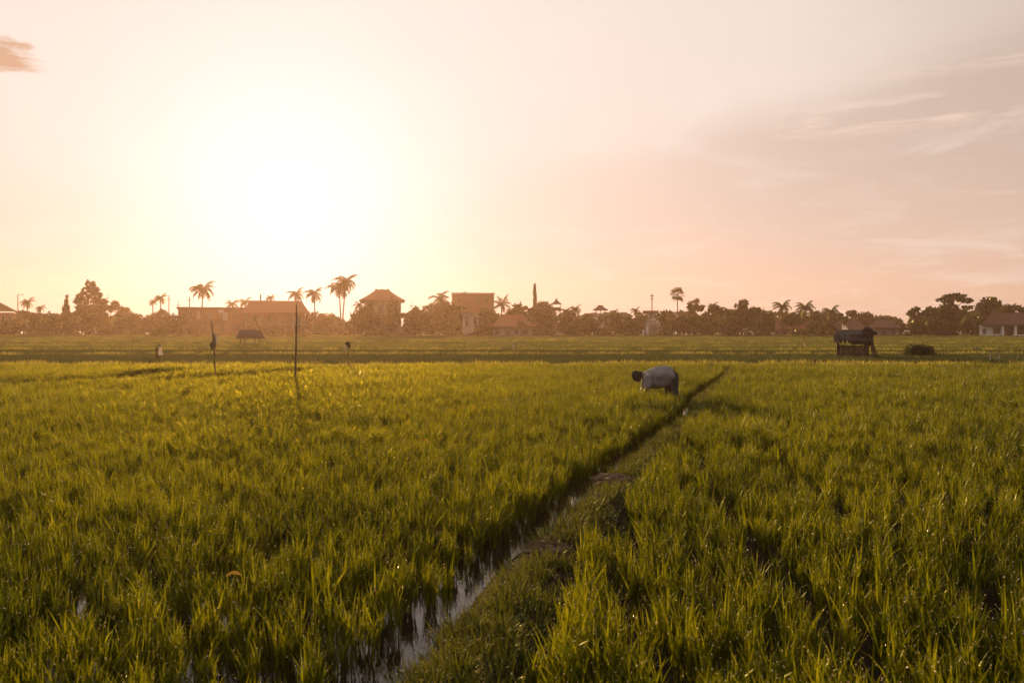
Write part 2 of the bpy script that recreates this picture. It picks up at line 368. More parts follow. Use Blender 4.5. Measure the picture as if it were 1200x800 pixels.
def clump(name, seed, nb, H, wd, spread, lean, mat, dew=0, dr=.003, segs=4, droop=.5, area=0.0):
    rs = random.Random(seed); q = []; tips = []; bl = []
    for i in range(nb):
        a = rs.uniform(0, 2 * math.pi); r = spread * math.sqrt(rs.random())
        x, y = r * math.cos(a), r * math.sin(a)
        if area: x, y = rs.uniform(-area, area), rs.uniform(-area, area); a = rs.uniform(0, 6.28)
        L = H * (rs.uniform(.6, 1.12) if dew else rs.uniform(.62, 1.12))
        b, p = blade_quads(rs, x, y, L, wd * rs.uniform(.7, 1.25), abs(rs.gauss(0, lean)), a + rs.uniform(-.6, .6), segs, droop * rs.uniform(.3, 1.9))
        q += b; tips.append(p); bl += [rs.random()] * (4 * len(b))
    me = quadmesh(name, q); me.materials.append(M[mat])
    if not dew: av = me.attributes.new('blade', 'FLOAT', 'POINT'); av.data.foreach_set('value', bl)
    if dew:
        bm = bmesh.new(); bm.from_mesh(me); mi = 1; lay = bm.verts.layers.float.new('blade')
        for i_, v_ in enumerate(bm.verts): v_[lay] = bl[i_]
        me.materials.append(M['dew'])
        for i in range(dew):
            p = rs.choice(tips); k = rs.choice([1, 2, 3, 4, 4, 4, 3][:]) if segs >= 4 else segs; k = min(k, len(p) - 1)
            c0 = p[k]; vv, ff = icos((c0[0] + rs.uniform(-.004, .004), c0[1] + rs.uniform(-.004, .004), c0[2]), dr * rs.uniform(.6, 1.35))
            bv = [bm.verts.new(z) for z in vv]
            for t in ff: fc = bm.faces.new([bv[j] for j in t]); fc.material_index = 1; fc.smooth = True
        bm.to_mesh(me); bm.free()
    return bpy.data.objects.new(name, me)
def rice_hill(name, seed):
    """a hill of tillers: short upright sheaths, leaves parting from them and arching outward near the top"""
    rs = random.Random(seed); q = []; tips = []; bl = []
    for i in range(15):
        a = rs.uniform(0, 6.28); r = .035 * math.sqrt(rs.random()); x, y = r * math.cos(a), r * math.sin(a)
        le = abs(rs.gauss(0, .13)); H0 = rs.uniform(.13, .22); sx, sy = math.sin(le) * math.cos(a), math.sin(le) * math.sin(a); v_ = rs.random()
        tx, ty = x + sx * H0, y + sy * H0; wv = .0022; pa = rs.uniform(0, 3.14); wx, wy = wv * math.cos(pa), wv * math.sin(pa)
        q.append([(x - wx, y - wy, 0), (x + wx, y + wy, 0), (tx + wx, ty + wy, H0), (tx - wx, ty - wy, H0)]); bl += [v_] * 4
        for j in range(rs.choice([3, 4, 4])):
            t = rs.uniform(.45, 1.0); L = rs.uniform(.11, .215) * (1.05 if t > .8 else .85); az_ = rs.uniform(0, 6.28)
            b, p = blade_quads(rs, 0, 0, L, .0074 * rs.uniform(.65, 1.25), min(.9, abs(rs.gauss(.22, .18))), az_, 4, rs.choice([.15, .3, .5, .9, 1.5]))
            ox, oy, oz = x + sx * H0 * t, y + sy * H0 * t, H0 * t
            q += [[(c_[0] + ox, c_[1] + oy, c_[2] + oz) for c_ in qq] for qq in b]; tips.append([(c_[0] + ox, c_[1] + oy, c_[2] + oz) for c_ in p]); bl += [rs.random()] * (4 * len(b))
    me = quadmesh(name, q); me.materials.append(M['rice']); me.materials.append(M['dew'])
    bm = bmesh.new(); bm.from_mesh(me); lay = bm.verts.layers.float.new('blade')
    for i_, v in enumerate(bm.verts): v[lay] = bl[i_]
    for i in range(17):
        p = rs.choice(tips); c0 = p[rs.choice([2, 3, 4, 4])]; vv, ff = icos(c0, .0025 * rs.uniform(.6, 1.4)); bv = [bm.verts.new(z) for z in vv]
        for t in ff: fc = bm.faces.new([bv[j] for j in t]); fc.material_index = 1; fc.smooth = True
    bm.to_mesh(me); bm.free(); return bpy.data.objects.new(name, me)
def scatter(name, pts, coll, label, cat='crop'):
    """pts: rows x,y,z,rot,scale,idx,tilt ; one object of instanced tufts"""
    pts = np.asarray(pts, dtype=np.float32); n = len(pts)
    me = bpy.data.meshes.new(name); me.vertices.add(n); me.vertices.foreach_set('co', np.ascontiguousarray(pts[:, :3]).reshape(-1))
    for k, nm in ((3, 'rot'), (4, 'scl'), (6, 'tilt')):
        a = me.attributes.new(nm, 'FLOAT', 'POINT'); a.data.foreach_set('value', np.ascontiguousarray(pts[:, k]))
    a = me.attributes.new('idx', 'INT', 'POINT'); a.data.foreach_set('value', pts[:, 5].astype(np.int32))
    o = bpy.data.objects.new(name, me); COL.objects.link(o)
    ng = bpy.data.node_groups.new(name + '_nodes', 'GeometryNodeTree')
    ng.interface.new_socket('Geometry', in_out='INPUT', socket_type='NodeSocketGeometry'); ng.interface.new_socket('Geometry', in_out='OUTPUT', socket_type='NodeSocketGeometry')
    N = ng.nodes; L = ng.links
    gi = N.new('NodeGroupInput'); go = N.new('NodeGroupOutput'); iop = N.new('GeometryNodeInstanceOnPoints'); ci = N.new('GeometryNodeCollectionInfo')
    ci.inputs['Collection'].default_value = coll; ci.inputs['Separate Children'].default_value = True; ci.inputs['Reset Children'].default_value = True
    iop.inputs['Pick Instance'].default_value = True
    def na(nm, dt):
        q = N.new('GeometryNodeInputNamedAttribute'); q.data_type = dt; q.inputs['Name'].default_value = nm; return q.outputs['Attribute']
    cx = N.new('ShaderNodeCombineXYZ'); L.new(na('tilt', 'FLOAT'), cx.inputs[0]); L.new(na('rot', 'FLOAT'), cx.inputs[2])
    L.new(gi.outputs[0], iop.inputs['Points']); L.new(ci.outputs[0], iop.inputs['Instance']); L.new(na('idx', 'INT'), iop.inputs['Instance Index'])
    L.new(cx.outputs[0], iop.inputs['Rotation']); L.new(na('scl', 'FLOAT'), iop.inputs['Scale']); L.new(iop.outputs[0], go.inputs[0])
    md = o.modifiers.new('scatter', 'NODES'); md.node_group = ng
    return tag(o, label, cat, kind='stuff')
riceC = proto_coll('rice_tufts', [rice_hill('rice_tuft_%d' % i, 10 + i) for i in range(9)])
def vnoise(x, y, s, seed=0):            # cheap smooth noise
    return (math.sin(x * s + seed) * math.cos(y * s * 1.3 + seed * 2.1) + math.sin((x + y) * s * .61 + seed * 3.7) * .7 + math.sin((x - y * 1.7) * s * 1.7 + seed) * .4) / 2.1
def dseg(p, a, b):
    ax, ay = a; bx, by = b; t = max(0, min(1, ((p[0] - ax) * (bx - ax) + (p[1] - ay) * (by - ay)) / ((bx - ax) ** 2 + (by - ay) ** 2)))
    return math.hypot(p[0] - ax - t * (bx - ax), p[1] - ay - t * (by - ay))
def ptop(x, y): d = (CH - .31) * F / (y - HZ); return (px(x, d), d)
GAPS = [[ptop(-60, 444), ptop(40, 441), ptop(130, 437), ptop(205, 429)], [ptop(200, 438), ptop(255, 436), ptop(320, 431), ptop(350, 428), ptop(460, 423.5)]]
rnd = random.Random(77); LP = []; RP = []
sp = .122
yy = 1.4
while yy < 35.2:
    half = yy * .72 + 3.0
    x = -half
    while x < half:
        X = x + rnd.gauss(0, .045); Y = yy + rnd.gauss(0, .045)
        # rows of the right paddy run away from the camera and wander
        Lx, Rx = lerp(KL, max(Y, 0)), lerp(KR, max(Y, 0))
        x += sp
        if Lx - .02 + (.16 if Y < 5.6 and rnd.random() < .5 else 0) < X < Rx + .03 and not (Y < 5.4 and X < Lx + .3 and rnd.random() < .06): continue
        if X > Lx and X < Rx + .03: X = min(X, Lx + .3)
        if Y < 2.2 and abs(X) < 1.0: continue
        if Y > 33.6 + .5 * vnoise(X, 0, .35, 2) + .25 * math.sin(X * 1.7): continue
        left = X < Lx
        if left and Y > 20 and min(min(dseg((X, Y), a, b) for a, b in zip(gp, gp[1:])) for gp in GAPS) < .85: continue
        nz_ = vnoise(X, Y, .9, 1.3) * .6 + vnoise(X, Y, 2.7, 4) * .4
        if rnd.random() < (.07 if Y > 8 else .09 if X > Lx else .04) + (.10 if nz_ < -.45 and (X > Lx or Y > 7) else 0): continue
        sc = 1.0 + .16 * nz_ + rnd.gauss(0, .15)
        sc *= .84
        if left and Lx - X < .5 and Y < 5.0 and rnd.random() < .25: continue
        if not left:
            rowp = math.sin((X - .05 * Y + .25 * math.sin(Y * .35)) * 2 * math.pi / .95)
            if rowp < -.72 and rnd.random() < .75: continue
            sc *= 1.04
        if 2.1 < X < 3.3 and 14.6 < Y < 17.5: sc *= 1.30
        (LP if left else RP).append((X, Y, -.05, rnd.uniform(0, 6.28), max(.6, sc), rnd.randrange(9), rnd.gauss(0, .07)))
    yy += sp
scatter('rice_crop', LP, riceC, 'sunlit rice crop left of the diagonal ditch, beaded with dew')
scatter('rice_crop', RP, riceC, 'rice crop right of the footpath standing in rows, beaded with dew')

# short weeds on the bund
weedC = proto_coll('weed_tufts', [clump('weed_tuft_%d' % i, 60 + i, 22, .10 + .02 * i, .007, .05, .75, 'weed', dew=3, dr=.0024, droop=.9) for i in range(5)])
WP = []
for _ in range(5200):
    d = 2.2 + 32 * rnd.random() ** 1.7; a = lerp(KL, d); b = lerp(KR, d); t = rnd.uniform(.33, 1.12)
    X = a + (b - a) * t
    if min(math.hypot(X - .24, (d - 5.55) * .8), math.hypot(X - 1.02, (d - 8.1) * .7)) < .18: continue
    if vnoise(X, d, 3.1, 6) > .42 and rnd.random() < .85: continue
    if math.hypot(X - .45, d - 6.7) < .15 and rnd.random() < .6: continue
    h = -.06 + .15 * math.sin(math.pi * max(0, min(1, (t - .36) / .64))) ** .55
    WP.append((X, d, h, rnd.uniform(0, 6.28), rnd.uniform(.45, 1.0) * (1.2 if t > .9 else 1), rnd.randrange(5), rnd.gauss(0, .15)))
for gp in GAPS:
    for a, b in zip(gp, gp[1:]):
        for k in range(90):
            t = rnd.random(); WP.append((a[0] + (b[0] - a[0]) * t + rnd.gauss(0, .3), a[1] + (b[1] - a[1]) * t + rnd.gauss(0, .3), -.04, rnd.uniform(0, 6.28), rnd.uniform(.6, 1.3), rnd.randrange(5), 0))
scatter('path_weeds', WP, weedC, 'low creeping weeds and grass on the shaded bund between paddies', 'weeds')

# far terraces: patches of crop, and brighter grass on each bank
def patch(name, seed, H, nb, mat, wd=.02, lean=.22): return clump(name, seed, nb, H, wd, 0, lean, mat, segs=2, droop=.5, area=.55)
dullC = proto_coll('dull_patches', [patch('young_rice_patch_%d' % i, 200 + i, .26, 170, 'rice_dull', .012, .12) for i in range(4)])
farC = proto_coll('far_patches', [patch('far_rice_patch_%d' % i, 220 + i, .30, 130, 'rice_far', .026) for i in range(4)])
bankC = proto_coll('bank_patches', [clump('bank_tuft_%d' % i, 240 + i, 60, .22, .018, .35, .4, 'bund_grass', segs=2) for i in range(4)])
DP = []; FP = []; BP = []; 
y = 36.2
while y < 166:
    half = y * .70 + 4; stp = .95 if y < 70 else 1.15
    x = -half
    while x < half:
        X = x + rnd.uniform(-.2, .2); Y = y + rnd.uniform(-.2, .2); x += stp
        k = level(X, Y); e = min(abs(Y - edge_d(i, X)) for i in range(len(EDGES)))
        if k == 0 or e < .75: continue
        if k > 9: continue
        rec = (X, Y, tz(k), rnd.choice([0, 1.57, 3.14, 4.71]) + rnd.uniform(-.3, .3), rnd.uniform(.88, 1.12), rnd.randrange(4), 0)
        (DP if k in (1, 2, 5) else FP).append(rec)
    y += stp
for i in range(len(EDGES)):
    n_ = int(EDGES[i] * 1.45 / .5)
    for j in range(n_):
        X = (j / n_ - .5) * EDGES[i] * 1.5 + rnd.uniform(-.2, .2)
        for q in range(2): BP.append((X, edge_d(i, X) + rnd.uniform(-.3, .6), tz(i + 1) - .02, rnd.uniform(0, 6.28), rnd.uniform(.6, 1.5), rnd.randrange(4), 0))
for j in range(260):
    X = rnd.uniform(-28, 28); BP.append((X, 34.7 + rnd.uniform(-.3, .4), .05, rnd.uniform(0, 6.28), rnd.uniform(.5, .9), rnd.randrange(4), 0))
for j in range(2600):                       # rough margin before the village
    Y = rnd.uniform(163, 172); X = rnd.uniform(-.72, .72) * Y; BP.append((X, Y, .53, rnd.uniform(0, 6.28), rnd.uniform(.8, 2.2), rnd.randrange(4), 0))
scatter('young_rice', DP, dullC, 'dull green young rice filling the wide terraces beyond the near paddies')
scatter('terrace_rice', FP, farC, 'pale green rice in the narrow terraces below the village')
scatter('bank_grass', BP, bankC, 'light grass lining the terrace banks in thin rows', 'grass')

# ------------------------------------------------------------------ trees
def leafcards(rs, blobs, n, size, flat=1.0):
    """n leaf clumps spread near the surface and inside the given ellipsoids (cx,cy,cz,rx,ry,rz)"""
    w_ = np.array([b[3] * b[5] for b in blobs]); w_ = w_ / w_.sum()
    bi = rs.choice(len(blobs), n, p=w_); B = np.array(blobs)[bi]
    dirs = rs.normal(size=(n, 3)); dirs /= np.linalg.norm(dirs, axis=1)[:, None]
    rad = rs.uniform(.45, 1.0, (n, 1)) ** .5 * rs.uniform(.85, 1.12, (n, 1))
    c_ = B[:, :3] + dirs * rad * B[:, 3:]
    a = rs.normal(size=(n, 3)); a[:, 2] *= flat; a /= np.linalg.norm(a, axis=1)[:, None]
    b = rs.normal(size=(n, 3)); b -= (b * a).sum(1)[:, None] * a; b /= np.linalg.norm(b, axis=1)[:, None]
    s_ = size * rs.uniform(.5, 1.25, (n, 1)); a *= s_; b *= s_ * rs.uniform(.35, .7, (n, 1))
    return np.stack([c_ - a, c_ - b * .9, c_ + a, c_ + b], axis=1)
def clustered(rs, blobs, k, flat=1.0):
    out = []
    for (cx, cy, cz, rx, ry, rz) in blobs:
        for _ in range(k):
            d = rs.normal(size=3); d /= np.linalg.norm(d); d[2] = d[2] * .9 + .12
            s_ = rs.uniform(.10, .36); m = rs.uniform(.5, 1.22)
            out.append((cx + d[0] * rx * m, cy + d[1] * ry * m, cz + d[2] * rz * m, rx * s_, ry * s_, rz * s_ * flat))
    return out
SEED = [100]
def tree(x, yt, wpx, kind, d, label, mat='leaf_mid', group=None, name=None, dens=1.0, trunk=True, base=None):
    SEED[0] += 1; rs = np.random.RandomState(SEED[0]); rn = random.Random(SEED[0])
    X = px(x, d); z0 = gz(X, d); H = pz(yt, d) - z0; W = wpx / F * d / 2
    nm = name or {'palm': 'palm_tree', 'shrub': 'shrub'}.get(kind, 'tree')
    root = empty(nm, (X, d, z0), label, 'shrub' if kind == 'shrub' else 'tree', group)
    sz = .30 + .0009 * d
    if kind == 'round':
        bl = [(rn.uniform(-.3, .3) * W, rn.uniform(-.3, .3) * W, H * rn.uniform(.5, .66), W * .75, W * .7, H * .34), (rn.uniform(-.5, .1) * W, 0, H * .45, W * .65, W * .6, H * .33), (rn.uniform(0, .5) * W, 0, H * .42, W * .6, W * .6, H * .34)]
    elif kind == 'tall':
        bl = [(rn.uniform(-.2, .2) * W, 0, H * (.42 + .17 * i), W * (.95 - .17 * i), W * (.8 - .15 * i), H * .2) for i in range(4)]
    elif kind == 'cone':
        bl = [(0, 0, H * (.15 + .2 * i), W * (1.0 - .21 * i), W * (1.0 - .21 * i), H * .17) for i in range(5)]
    elif kind == 'layer':
        bl = []
        for i in range(6):
            zz = H * (.42 + .10 * i); r_ = W * (1.0, 1.05, .95, .8, .5, .25)[i]
            for s_ in (-1, 1): bl.append((s_ * r_ * .5, rn.uniform(-.4, .4) * r_, zz, r_ * .52, r_ * .6, H * .062))
        bl.append((0, 0, H * .3, W * .95, W * .8, H * .26))
    elif kind == 'umbrella':
        bl = [(-W * .45, 0, H * .84, W * .5, W * .4, H * .07), (W * .05, 0, H * .93, W * .6, W * .5, H * .06), (W * .6, 0, H * .83, W * .42, W * .4, H * .055), (W * .75, .2, H * .66, W * .28, W * .3, H * .05), (-W * .25, 0, H * .62, W * .5, W * .4, H * .16), (W * .2, 0, H * .45, W * .65, W * .5, H * .2), (-W * .6, 0, H * .4, W * .4, W * .4, H * .2)]
    elif kind == 'scrag':
        bl = [(rn.uniform(-.8, .8) * W, rn.uniform(-.4, .4) * W, H * rn.uniform(.62, .9), W * .28, W * .28, H * .09) for _ in range(8)] + [(0, 0, H * .4, W * .85, W * .8, H * .28)]
    elif kind == 'pencil':
        bl = [(rn.uniform(-.12, .12) * W, 0, H * (.08 + .115 * i), W * (1.0 - .10 * i), W * (1.0 - .10 * i), H * .075) for i in range(8)]
    elif kind == 'shrub':
        bl = [(rn.uniform(-.35, .35) * W, 0, H * .5, W * .7, W * .7, H * .45) for _ in range(3)] + [(0, 0, H * .15, W * 1.0, W * .7, H * .2)]
    sub = clustered(rs, bl, 5 if kind in ('round', 'tall', 'shrub', 'cone') else 3)
    area = W * H
    n = int(max(350, min(5200, area * 70 * dens)))
    q = leafcards(rs, sub + bl[:], n, sz * (.75 if kind in ('pencil', 'shrub') else 1))
    q[:, :, 2] = np.maximum(q[:, :, 2], .02)
    top = q[:, :, 2].max(); q[:, :, 2] *= H / top
    obj('crown', quadmesh('crown', q), mat, root)
    if trunk:
        t_ = MB(); tr = max(.10, .028 * H)
        ax = bl[0][0] * .4
        t_.tube([(0, 0, -.1), (ax * .3, 0, H * .25), (ax, .05, H * .55), (ax * 1.2, 0, H * .85)], [tr * 1.3, tr, tr * .7, tr * .2], 7)
        for b_ in bl[:6]:
            zz = max(.12 * H, b_[2] * .55)
            t_.tube([(ax * .5, 0, zz), ((ax * .5 + b_[0]) / 2, b_[1] * .5, (zz + b_[2]) / 2 + .05 * H), (b_[0], b_[1], b_[2])], [tr * .45, tr * .3, tr * .12], 5)
        t_.build('trunk', 'bark', root, True)
    return root
def frond_mesh(L, seed, droop=1.0, lw=.45):
    rn = random.Random(seed); q = []; pts = []
    r = z = 0; a = R(38)
    n = 11
    for k in range(n + 1):
        pts.append((r, z)); a -= R(11.5) * droop * (0.5 + k / n); r += math.cos(a) * L / n; z += math.sin(a) * L / n
    for k in range(n):
        (r0, z0), (r1, z1) = pts[k], pts[k + 1]; h = .03 * (1 - k / n) + .008
        q.append([(r0, -h, z0), (r0, h, z0), (r1, h * .8, z1), (r1, -h * .8, z1)])
        q.append([(r0, 0, z0 - h), (r0, 0, z0 + h), (r1, 0, z1 + h * .8), (r1, 0, z1 - h * .8)])
        if k < 1: continue
        for s_ in (-1, 1):
            for j in (0, .5):
                rr = r0 + (r1 - r0) * j; zz = z0 + (z1 - z0) * j; t = (k + j) / n
                ll = L * lw * .62 * math.sin(math.pi * min(.97, t * .9 + .12)) * rn.uniform(.8, 1.1); w_ = .075 * L / 3
                dz_ = -ll * rn.uniform(.45, .8); fo = ll * rn.uniform(.35, .6); sy = s_ * ll * .72
                q.append([(rr, 0, zz), (rr + w_ * 2, 0, zz), (rr + fo + w_, sy, zz + dz_), (rr + fo, sy, zz + dz_)])
    return quadmesh('frond', q)
FM = {}
def palm(x, yt, d, label, crown=14, nf=15, lean=0.0, stems=((0, 0),), group=None, ybase=None, mat='palm', droop=1.0, fan=False, wind=0.0, name='palm_tree', trunk_r=.16):
    SEED[0] += 1; rn = random.Random(SEED[0]); X = px(x, d); z0 = gz(X, d); root = empty(name, (X - lean, d, z0), label, 'tree', group)
    L = crown * 1.22 / F * d
    for si, (ox, dt) in enumerate(stems):
        H = pz(yt, d) - z0 - L * .48 - dt; hx = lean + ox
        t_ = MB(); t_.tube([(ox * .2, 0, -.1), (hx * .35, 0, H * .4), (hx * .75, .1, H * .8), (hx, .1, H)], [trunk_r * 1.3, trunk_r, trunk_r * .8, trunk_r * .7], 7)
        t_.build('trunk', 'bark', root, True)
        if fan:
            q = []
            for i in range(nf):
                th_ = 2 * math.pi * i / nf + rn.uniform(-.2, .2); e = rn.uniform(-.9, 1.3)
                dv = Vector((math.cos(th_) * math.cos(e), math.sin(th_) * math.cos(e), math.sin(e))); side = dv.cross(Vector((0, 0, 1))).normalized(); up = side.cross(dv)
                qq = []
                st_ = dv * L * .45
                qq.append([tuple(v) for v in (side * .03, side * -.03, st_ - side * .03, st_ + side * .03)])
                for j in range(11):
                    a = R(-95 + 19 * j); e_ = st_ + (dv * math.cos(a) + side * math.sin(a)) * L * .55 + Vector((0, 0, -.12 * L)); m_ = st_ + (dv * math.cos(a + .12) + side * math.sin(a + .12)) * L * .4
                    m2 = st_ + (dv * math.cos(a - .12) + side * math.sin(a - .12)) * L * .4
                    qq.append([tuple(st_), tuple(m_), tuple(e_), tuple(m2)])
                o = obj('frond', quadmesh('frond', qq), mat, root, (hx, .1, H))
            continue
        key = (round(L, 1), droop)
        if key not in FM: FM[key] = [frond_mesh(L, 7 + k, droop * (.8 + .25 * k)) for k in range(3)]
        for i in range(nf):
            t = i / nf; th_ = i * 2.399 + rn.uniform(-.25, .25)
            if wind: th_ = th_ + wind * math.sin(-th_)
            pitch = 1.0 - 1.75 * t + rn.uniform(-.12, .12)
            o = obj('frond', FM[key][i % 3], mat, root, (hx, .1, H))
            o.rotation_euler = Euler((0, -pitch + .35, th_)); s_ = rn.uniform(.85, 1.08); o.scale = (s_, s_, s_)
        nb = MB(); nb.ell((hx, .1, H), (trunk_r * 2.2, trunk_r * 2.2, trunk_r * 2.6), 8, 6, .15, rn); nb.build('crown_shaft', 'bark', root, True)
    return root

D0 = 176.0
# --- first: the distant ones that show along the skyline, left to right
tree(62, 364, 44, 'round', 178, 'low hazy leafy tree filling the gap left of the cone-shaped tree', 'leaf_mid')
tree(40, 362, 34, 'scrag', 182, 'thin-topped bushy tree beside the lamp post at far left', 'leaf_mid')
tree(12, 372, 34, 'round', 170, 'dark bush in front of the gabled roof at the left edge', 'leaf_dark')
tree(78, 345, 21, 'cone', 172, 'dense dark cone-shaped evergreen just left of the tallest layered tree', 'leaf_dark', dens=1.5)
tree(106, 327, 37, 'layer', 175, 'tallest tree on the left skyline, with layered dark crown', 'leaf_dark', dens=1.0)
tree(100, 358, 30, 'round', 168, 'dark bushy tree standing under the tall layered tree', 'leaf_dark')
tree(141, 351, 26, 'scrag', 180, 'open-crowned tree with knobbly branch ends, right of the layered tree', 'leaf_olive')
tree(126, 366, 28, 'round', 170, 'hazy round bush right of the layered tree trunk', 'leaf_mid')
tree(160, 364, 36, 'round', 176, 'low spreading tree between the open-crowned tree and the first palms', 'leaf_mid')
tree(185, 361, 34, 'round', 180, 'hazy leafy tree below the palm beside two poles', 'leaf_olive')
tree(203, 366, 26, 'round', 172, 'bushy tree covering the left end of the flat-roofed building', 'leaf_mid')
tree(283, 358, 30, 'scrag', 196, 'bushy tree showing over the flat roof beside the hipped hall', 'leaf_olive')
tree(372, 364, 30, 'round', 182, 'low hazy tree right of the long hipped hall', 'leaf_olive')
tree(390, 366, 36, 'round', 178, 'hazy bush at the foot of the tall twin palms', 'leaf_olive')
tree(428, 356, 30, 'round', 168, 'leafy tree before the left side of the three-finial villa', 'leaf_mid')
tree(416, 366, 26, 'round', 166, 'low bush between the twin palms and the villa', 'leaf_mid')
tree(462, 347, 20, 'tall', 166, 'slim tree with bare stem in front of the right side of the villa', 'leaf_mid', dens=.7)
tree(483, 358, 24, 'scrag', 172, 'scraggly tree just right of the villa with finials', 'leaf_mid')
tree(500, 354, 34, 'round', 172, 'broad hazy tree left of the leaning palm', 'leaf_mid')
tree(520, 350, 34, 'round', 176, 'dense round tree under the leaning palm', 'leaf_mid')
tree(531, 355, 26, 'scrag', 172, 'knobbly tree before the left corner of the blocky building', 'leaf_mid')
tree(550, 355, 40, 'round', 170, 'broad tree in front of the blocky flat-topped building', 'leaf_mid')
tree(572, 357, 28, 'round', 172, 'leafy tree before the right corner of the blocky building', 'leaf_mid')
tree(604, 353, 28, 'round', 184, 'dark round tree behind the wide red roof, left one of two', 'leaf_dark', dens=1.4)
tree(632, 352, 38, 'round', 184, 'dark round tree right behind the pencil-thin conifer', 'leaf_dark', dens=1.4)
tree(627, 331, 7, 'pencil', 190, 'tall pencil-thin conifer rising above the round trees', 'leaf_dark', dens=4)
tree(640, 370, 34, 'round', 168, 'low leafy tree right of the wide red roof', 'leaf_mid')
tree(664, 362, 26, 'round', 172, 'leafy tree just right of the little pagoda tower', 'leaf_mid')
tree(684, 368, 36, 'round', 170, 'low spreading tree between pagoda tower and pavilion tower', 'leaf_mid')
tree(722, 364, 24, 'round', 178, 'hazy tree right of the pavilion tower', 'leaf_olive')
tree(738, 370, 34, 'round', 172, 'low tree behind the yellow shrub left of the white house', 'leaf_mid')
tree(748, 365, 20, 'tall', 180, 'narrow tree left of the balcony building', 'leaf_mid')
tree(782, 362, 30, 'round', 170, 'dark leafy tree right of the white house', 'leaf_dark')
tree(802, 368, 30, 'round', 168, 'low dark tree under the fan palm', 'leaf_dark')
tree(813, 354, 22, 'scrag', 176, 'knobbly-topped tree just right of the fan palm', 'leaf_mid')
tree(835, 356, 22, 'scrag', 174, 'open-topped tree midway between fan palm and tallest round tree', 'leaf_mid')
tree(824, 368, 40, 'round', 170, 'broad low dark tree between fan palm and tallest round tree', 'leaf_dark')
tree(850, 359, 26, 'round', 174, 'round tree directly left of the tallest one on the right half', 'leaf_dark')
tree(869, 349, 25, 'tall', 176, 'tallest rounded tree between the white house and the field hut', 'leaf_dark')
tree(858, 366, 40, 'round', 168, 'wide dark bush under the tallest rounded tree', 'leaf_dark')
tree(886, 358, 26, 'scrag', 174, 'loose-topped tree right of the tallest rounded tree', 'leaf_mid')
tree(897, 364, 28, 'round', 170, 'leafy tree beside a pole left of the brown tiled roof', 'leaf_mid')
tree(932, 362, 34, 'round', 182, 'rounded hazy tree behind the brown tiled roof', 'leaf_mid')
tree(958, 363, 30, 'round', 184, 'rounded hazy tree between two palms left of the hut', 'leaf_mid')
tree(988, 362, 44, 'scrag', 200, 'pale hazy tree on the skyline above the field hut', 'leaf_olive')
tree(962, 374, 30, 'round', 168, 'low dark bush at the field margin left of the hut', 'leaf_dark')
tree(1010, 364, 30, 'round', 205, 'pale distant tree right above the hut roof', 'leaf_olive')
tree(1035, 367, 56, 'round', 215, 'pale distant broad tree behind the grey-walled house', 'leaf_olive')
tree(1055, 372, 16, 'shrub', 178, 'small bush at right end of the grey-walled house', 'leaf_mid')
tree(1080, 358, 34, 'scrag', 168, 'spiky many-stemmed tree right of the grey-walled house', 'leaf_dark')
tree(1074, 372, 26, 'round', 166, 'low leafy bush under the spiky tree', 'leaf_mid')
tree(1118, 342, 42, 'umbrella', 178, 'large umbrella-crowned tree between two houses on the right', 'leaf_dark', dens=.9)
tree(1098, 356, 26, 'round', 180, 'rounded tree left of the umbrella-crowned tree', 'leaf_mid')
tree(1105, 374, 40, 'round', 168, 'low dark growth under the umbrella-crowned tree', 'leaf_dark')
tree(1134, 368, 24, 'round', 166, 'leafy tree just left of the white house with red roof', 'leaf_olive')
tree(1158, 347, 34, 'round', 190, 'rounded tree behind the peak of the red-roofed house', 'leaf_dark')
tree(1166, 347, 20, 'scrag', 196, 'open-topped tree poking above the red roof peak', 'leaf_mid')
tree(1190, 355, 40, 'scrag', 192, 'wispy tree behind the red roof at the right edge', 'leaf_mid')
tree(1150, 372, 16, 'shrub', 164, 'little bush against the white wall of the red-roofed house', 'leaf_mid')
LM = [(-12, 'the left picture edge'), (21, 'the street lamp'), (50, 'the second short young palm'), (78, 'the cone-shaped evergreen'), (106, 'the layered tree'), (141, 'the knobbly open-crowned tree'), (188, 'the palm beside two poles'), (215, 'the left end of the flat-roofed building'), (238, 'the single tall palm'), (262, 'the white wall panel'), (290, 'the left end of the hipped hall'), (325, 'the hipped hall'), (361, 'the right end of the hipped hall'), (402, 'the twin-stemmed palm cluster'), (448, 'the villa with finials'), (482, 'the thin pole right of the villa'), (516, 'the wind-bent palm'), (554, 'the blocky building'), (588, 'the spiky palm'), (627, 'the pencil conifer'), (652, 'the pagoda tower'), (674, 'the dark palm between the towers'), (703, 'the pavilion tower'), (733, 'the dark pole near the white house'), (764, 'the lattice mast'), (794, 'the fan palm'), (835, 'the open-topped tree'), (869, 'the tallest rounded tree'), (895, 'the pole by the brown roof'), (917, 'the left spreading palm'), (944, 'the right spreading palm'), (974, 'the palm with arching fronds'), (1003, 'the field hut'), (1036, 'the grey-walled house'), (1078, 'the spiky many-stemmed tree'), (1118, 'the umbrella-crowned tree'), (1145, 'the corner of the red-roofed house'), (1180, 'the red-roofed house')]
def near(x):
    lx, nm_ = min(LM, key=lambda q: abs(q[0] - x)); return ('in line with ' if abs(lx - x) < 5 else 'just right of ' if x > lx else 'just left of ') + nm_
